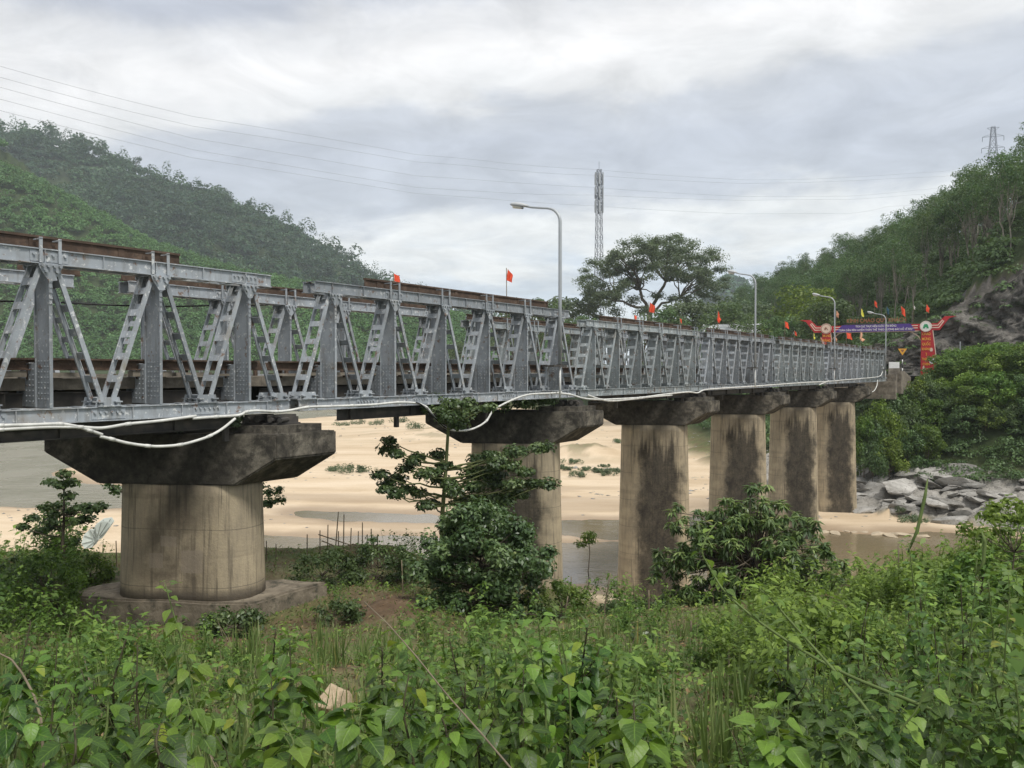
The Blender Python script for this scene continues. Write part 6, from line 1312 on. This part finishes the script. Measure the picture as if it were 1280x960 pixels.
    for pts, r, lab in (([(455, 752, 3.4), (485, 780, 3.3), (520, 820, 3.2), (560, 870, 3.0), (600, 915, 2.8), (640, 962, 2.6), (690, 1020, 2.4)], .0038, 'bare bent twig slanting across the foreground right of the boulder'), ([(-5, 815, 4.2), (14, 824, 4.2), (28, 842, 4.1), (42, 868, 4.0), (52, 900, 3.9), (56, 1000, 3.9)], .007, 'pale curved dry twig at the left edge'), ([(670, 820, 9), (655, 845, 9), (640, 870, 9)], .02, 'pale dry stick leaning in the weeds before the dark bush')):
        W = np.array([at(*p) for p in pts]); t = np.linspace(0, len(W) - 1, len(W) * 4); C = np.stack([np.interp(t, np.arange(len(W)), W[:, k]) for k in range(3)], 1); tag(MB().tube(C, np.linspace(r * .6, r, len(C)), 6).build('dry_twig', M['bamboo'], None, True), lab, 'twig')
    # stakes
    def stake(px, top, base, Y, lean=0, bend=0, r=.02, label=None, group='bamboo stakes on the near bank', parent=None, kid=None):
        a = at(px, base, Y); z = zt(a[0], a[1]) if parent is None else a[2]; b = at(px + lean, top, Y); a = np.array([a[0], a[1], min(z, a[2]) - .1]); m = (a + b) / 2 + np.array([bend, 0, 0])
        mb = MB(); o = a.copy(); mb.tube([a - o, (a + m) / 2 - o, m - o, (m + b) / 2 - o, b - o], [r, r * .95, r * .9, r * .85, r * .75], 6)
        if parent is not None: mb2 = mb.build(kid, M['bamboo'], parent, True, tuple(o - np.array(parent.location))); return mb2
        return tag(mb.build('bamboo_stake', M['bamboo'], None, True, tuple(o)), label, 'stake', group)
    Y = 24.5; g = at(430, 690, Y); fr = empty('bamboo_fence', tuple(g)); tag(fr, 'rickety bamboo stake fence with rails right of the nearest pier', 'fence')
    for px, top, le in ((384, 668, 0), (400, 663, 0), (409, 656, 1), (417, 640, 6), (423, 664, 0), (429, 643, 1), (437, 660, 2), (447, 664, 1), (453, 653, 0), (459, 668, 0), (464, 661, 0), (472, 668, 0)): stake(px, top, 712, Y + rng.uniform(-.3, .3), le, 0, .022, None, None, fr, 'stake')
    for a, b in (((398, 668), (440, 682)), ((402, 676), (438, 690)), ((440, 680), (474, 686))): mb = MB(); mb.tube([at(*a, Y - .05) - g, at(*b, Y - .05) - g], .018, 6); mb.build('rail', M['bamboo'], fr, True)
    st = [(118, 692, 730, 24, 0, 0, 'stake in the gap left of the nearest pier, beside the butterfly'), (125, 690, 730, 24, 0, 0, 'stake left of the nearest pier directly under the butterfly'), (131, 694, 730, 24, 0, 0, 'stake left of the nearest pier right of the butterfly'), (145, 676, 726, 24, 0, .02, 'stake touching the left edge of the nearest pier'), (333, 676, 716, 24.5, 0, 0, 'stake at the right edge of the nearest pier'), (345, 680, 716, 24.5, 0, 0, 'second stake right of the nearest pier'),
          (502, 700, 770, 20, 0, .03, 'thin stake left of the dark bush'), (714, 721, 762, 25, 0, 0, 'leftmost stake in front of the black-stained pier'), (733, 724, 764, 25, 1, 0, 'second stake from left along the sandy path'), (757, 716, 800, 21, 6, -.09, 'crooked forked-looking stake along the sandy path'), (793, 722, 778, 24, -2, .03, 'stake before the dark left half of the black-stained pier'), (811, 738, 782, 23, 0, 0, 'short thick stake at the black-stained pier foot'), (832, 736, 776, 24, 1, 0, 'thin stake at the right edge of the black-stained pier'),
          (864, 776, 830, 16, 0, 0, 'pale stake in the weeds left of the mango tree foot'), (875, 790, 835, 16, 3, 0, 'leaning stake beside the pale one near the mango tree'), (922, 790, 830, 16, 0, 0, 'short grey post under the mango tree'), (988, 765, 800, 17, 0, 0, 'pale stake right of the mango tree foot'), (948, 755, 810, 16.5, 4, .03, 'leaning stick against the mango tree'), (1123, 680, 770, 17, 0, .01, 'tall thin stake in front of the brown water'), (700, 745, 800, 20, 10, 0, 'leaning dry stick by the second pier foot'), (668, 775, 835, 14, 22, .05, 'long slanting dry stick before the dark bush')]
    for px, top, base, Y, le, be, lab in st: stake(px, top, base, Y, le, be, .02 if 'thick' not in lab else .03, lab)
foreground()

def undergrowth():
    rng = np.random.default_rng(55); temps = []
    for s in range(8):
        parts = []; ns = 5 + s % 3
        for k in range(ns):
            a = rng.uniform(0, 6.28); ln = rng.uniform(.35, .8); e = np.array([math.cos(a) * .28, math.sin(a) * .28, 1.0]) * ln; m = 15; f = rng.uniform(.15, 1, m)[:, None]; c = e * f + rng.normal(size=(m, 3)) * .015
            az = rng.uniform(0, 6.28, m); d = np.stack([np.cos(az), np.sin(az), rng.uniform(-.3, .5, m)], 1); L = rng.uniform(.05, .095, m) * (1.0 if s < 5 else 1.35); c = c + d * L[:, None] * .6
            V, Q = leaf_quads(c, np.stack([d[:, 0] * .4, d[:, 1] * .4, np.ones(m)], 1) + rng.normal(size=(m, 3)) * .3, L, rng, .5, d, .12); parts.append((V, Q, np.repeat(rng.uniform(0, .8, m) + .2 * f[:, 0], 4)))
            tk = np.linspace(0, 1, 4)[:, None]; cs = e * (tk[:-1] + tk[1:]) / 2; V, Q = leaf_quads(cs, rng.normal(size=(3, 3)), np.full(3, ln / 2.6), rng, .04, np.repeat(e[None], 3, 0), 0); parts.append((V, Q, np.full(12, .05)))
        temps.append(cat(parts))
    def scatter(n, ymin, ymax, pw, name, mat, hs, dens, label):
        out = []; m = 0; tries = 0
        u = rng.random(n * 6); Y = ymin + (ymax - ymin) * u ** pw; px = rng.uniform(-220, 1540, n * 6); X = (px - CX) / F * Y; ok = (Y < bank_edge(X) - .2) | ((X > 6) & (Y < bank_edge(X) + 1.5)); z, sand, grass, rock, wet, pale = terrain(X, Y, True)
        p = dens(X, Y, px) * grass * (1 - .9 * sand); ok &= rng.random(n * 6) < p; ok &= ~((np.abs(X + 7.6) < 3.2) & (Y > 17.6) & (Y < 21.6))
        ok &= ~((px > 800) & (px < 1060) & (Y > 12.5) & (rng.random(n * 6) < .72)); ok &= ~((px > 1030) & (px < 1190) & (Y > 17) & (rng.random(n * 6) < .6))
        ok &= ~((np.abs(px - 885) < 62 + 16 * np.sin(Y * 3)) & (Y > 4) & (Y < 11.5) & (rng.random(n * 6) < .93))
        ok &= ~((np.abs(px - 418) < 45) & (Y > 4.5) & (Y < 8.4))
        idx = np.nonzero(ok)[0][:n]
        for i in idx:
            V, Q, T_ = temps[rng.integers(8)]; a = rng.uniform(0, 6.28); s = hs(X[i], Y[i]) * rng.uniform(.7, 1.3); ca, sa = math.cos(a), math.sin(a); R = np.array([[ca, -sa, 0], [sa, ca, 0], [0, 0, 1]]) * s
            out.append((V @ R.T + np.array([X[i], Y[i], z[i] - .03]), Q, np.clip(T_ * .65 + .35 * rng.random(), 0, 1)))
        V, Q, T_ = cat(out); tag(link(name, np_mesh(name, V, Q, mat, T_)), label, 'undergrowth', None, 'stuff')
    patch = lambda X, Y: sstep(.36, .52, fbm(X * .55, Y * .55, 3, 61))
    def hfac(x, y):
        px = 640 + F * x / y; return float(np.interp(px, [0, 90, 200, 420, 560, 760, 880, 1000, 1100, 1190, 1280], [.9, .85, .5, .62, .78, .7, .5, .62, .6, .85, 1.1]))
    clear = lambda X, Y: 1 - .93 * np.exp(-(((X - 2.0) / .9) ** 2 + ((Y - 9.5) / 1.8) ** 2))
    scatter(2900, 3.2, 27, 1.25, 'undergrowth', M['leaf_herb'], lambda x, y: hfac(x, y) * (.72 + .016 * y) * (.30 + 1.35 * float(sstep(.36, .62, fbm([x * .8], [y * .8], 3, 66))[0])), lambda X, Y, px: (.12 + .88 * patch(X, Y)) * clear(X, Y) * np.interp(px, [0, 110, 190, 380, 480, 620, 900, 1280], [1, .9, .4, .45, .8, .9, .9, 1]) * (1 - .85 * (np.abs(px - 290) < 190) * sstep(11, 14, Y)), 'green herbs and weeds covering the near bank')
    scatter(1900, 6, 24, 1.0, 'lime_undergrowth', M['leaf_lime'], lambda x, y: (.6 + .02 * y) * (.5 + 1.1 * float(sstep(.3, .65, fbm([x * .8 + 4], [y * .8], 3, 67))[0])), lambda X, Y, px: sstep(780, 960, px) * patch(X + 9, Y) * clear(X, Y), 'yellow-green herbs on the right of the near bank')
    # tall grass tufts and dead leaf litter
    B, D, Nn, L = [], [], [], []
    for i in range(150):
        px = rng.uniform(-20, 1300); Y = rng.uniform(3.4, 15); X = (px - CX) / F * Y; z = zt(X, Y)
        for k in range(26):
            a = rng.uniform(0, 6.28); e = rng.uniform(.75, 1.45); B.append((X + rng.normal() * .05, Y + rng.normal() * .05, z - .02)); D.append((math.cos(a) * math.cos(e), math.sin(a) * math.cos(e), math.sin(e))); Nn.append((-math.cos(a) * math.sin(e), -math.sin(a) * math.sin(e), math.cos(e))); L.append(rng.uniform(.25, .65))
    V, Q = leaf_shapes(np.array(B), np.array(D), np.array(Nn), np.array(L), rng, .022, -.35, .2); tag(link('tall_grass', np_mesh('tall_grass', V, Q, M['grass'], np.repeat(rng.random(len(B)), 15), True)), 'long arching grass blades among the weeds', 'grass', None, 'stuff')
    n = 16000; Y = 4 + 23 * rng.random(n); px = rng.uniform(-40, 1320, n); X = (px - CX) / F * Y; z, sand, grass, rock, wet, pale = terrain(X, Y, True); k = Y < bank_edge(X); X, Y, z = X[k], Y[k], z[k]; q = len(X)
    V, Q = leaf_quads(np.stack([X, Y, z + rng.uniform(.005, .03, q)], 1), rng.normal(size=(q, 3)) * .35 + [0, 0, 1], rng.uniform(.04, .10, q), rng, .5); tag(link('leaf_litter', np_mesh('leaf_litter', V, Q, M['litter'], np.repeat(rng.random(q), 4))), 'dead brown leaves strewn on the near bank', 'leaf litter', None, 'stuff')
    B, D, L = [], [], []
    for i in range(260):
        px = rng.uniform(-20, 1300); Y = rng.uniform(3.4, 20); X = (px - CX) / F * Y; a = rng.uniform(0, 6.28); e = rng.uniform(.5, 1.5); B.append((X, Y, zt(X, Y))); D.append((math.cos(a) * math.cos(e), math.sin(a) * math.cos(e), math.sin(e))); L.append(rng.uniform(.3, .8))
    B, D, L = np.array(B), np.array(D), np.array(L); V, Q = leaf_quads(B + D * L[:, None] * .45, np.cross(D, rng.normal(size=D.shape)), L, rng, .015, D, .1); V2, Q2 = leaf_quads(B + D * L[:, None] * .45, np.cross(D, rng.normal(size=D.shape)), L, rng, .015, D, .1)
    tag(link('dead_stalks', np_mesh('dead_stalks', np.concatenate([V, V2]), np.concatenate([Q, Q2 + len(V)]), M['bamboo'])), 'thin dead stalks sticking up through the weeds', 'dead stalks', None, 'stuff')
    # grass and tiny ground leaves
    n = 88000; Y = 3 + 24 * rng.random(n) ** 1.2; px = rng.uniform(-220, 1540, n); X = (px - CX) / F * Y; z, sand, grass, rock, wet, pale = terrain(X, Y, True); k = (Y < bank_edge(X)) & (rng.random(n) < np.clip(grass + .25, 0, 1) * (.35 + .65 * sstep(.35, .6, fbm(X * 1.3, Y * 1.3, 3, 91)))) & (sand < .4)
    X, Y, z = X[k], Y[k], z[k]; q = len(X); L = rng.uniform(.05, .13, q) * (1 + Y * .02); d = np.stack([rng.normal(size=q) * .5, rng.normal(size=q) * .5, np.ones(q)], 1); C = np.stack([X, Y, z], 1) + norm(d) * (L * .45)[:, None]
    V, Q = leaf_quads(C, rng.normal(size=(q, 3)) + [0, -.5, .3], L, rng, .16, d, .05); tag(link('grass', np_mesh('grass', V, Q, M['grass'], np.repeat(rng.random(q), 4))), 'short grass on the near bank', 'grass', None, 'stuff')
    n = 33000; Y = 3.5 + 23 * rng.random(n) ** 1.1; px = rng.uniform(-220, 1540, n); X = (px - CX) / F * Y; z, sand, grass, rock, wet, pale = terrain(X, Y, True); k = (Y < bank_edge(X)) & (rng.random(n) < grass * sstep(.38, .55, fbm(X * .9 + 5, Y * .9, 3, 95))) & (sand < .4)
    X, Y, z = X[k], Y[k], z[k]; q = len(X); C = np.stack([X, Y, z + rng.uniform(.02, .22, q)], 1); V, Q = leaf_quads(C, np.stack([rng.normal(size=q) * .4, rng.normal(size=q) * .4, np.ones(q)], 1), rng.uniform(.05, .10, q) * (1 + .015 * Y), rng, .6); tag(link('ground_cover', np_mesh('ground_cover', V, Q, M['leaf_herb'], np.repeat(rng.random(q), 4))), 'low creeping leaves on the near bank', 'ground cover', None, 'stuff')
undergrowth()
# ---------------------------------------------------------------- air
def haze():
    n = NT('valley_haze'); v = n.n('ShaderNodeVolumePrincipled'); v.inputs['Color'].default_value = (.80, .88, .96, 1); v.inputs['Density'].default_value = .00019; v.inputs['Anisotropy'].default_value = .0
    n.l(v.outputs[0], n.out.inputs['Volume']); mb = MB(); mb.box(-1300, 1000, -40, 1640, -45, 330); o = mb.build('haze', n.mat); tag(o, kind='stuff')
haze()
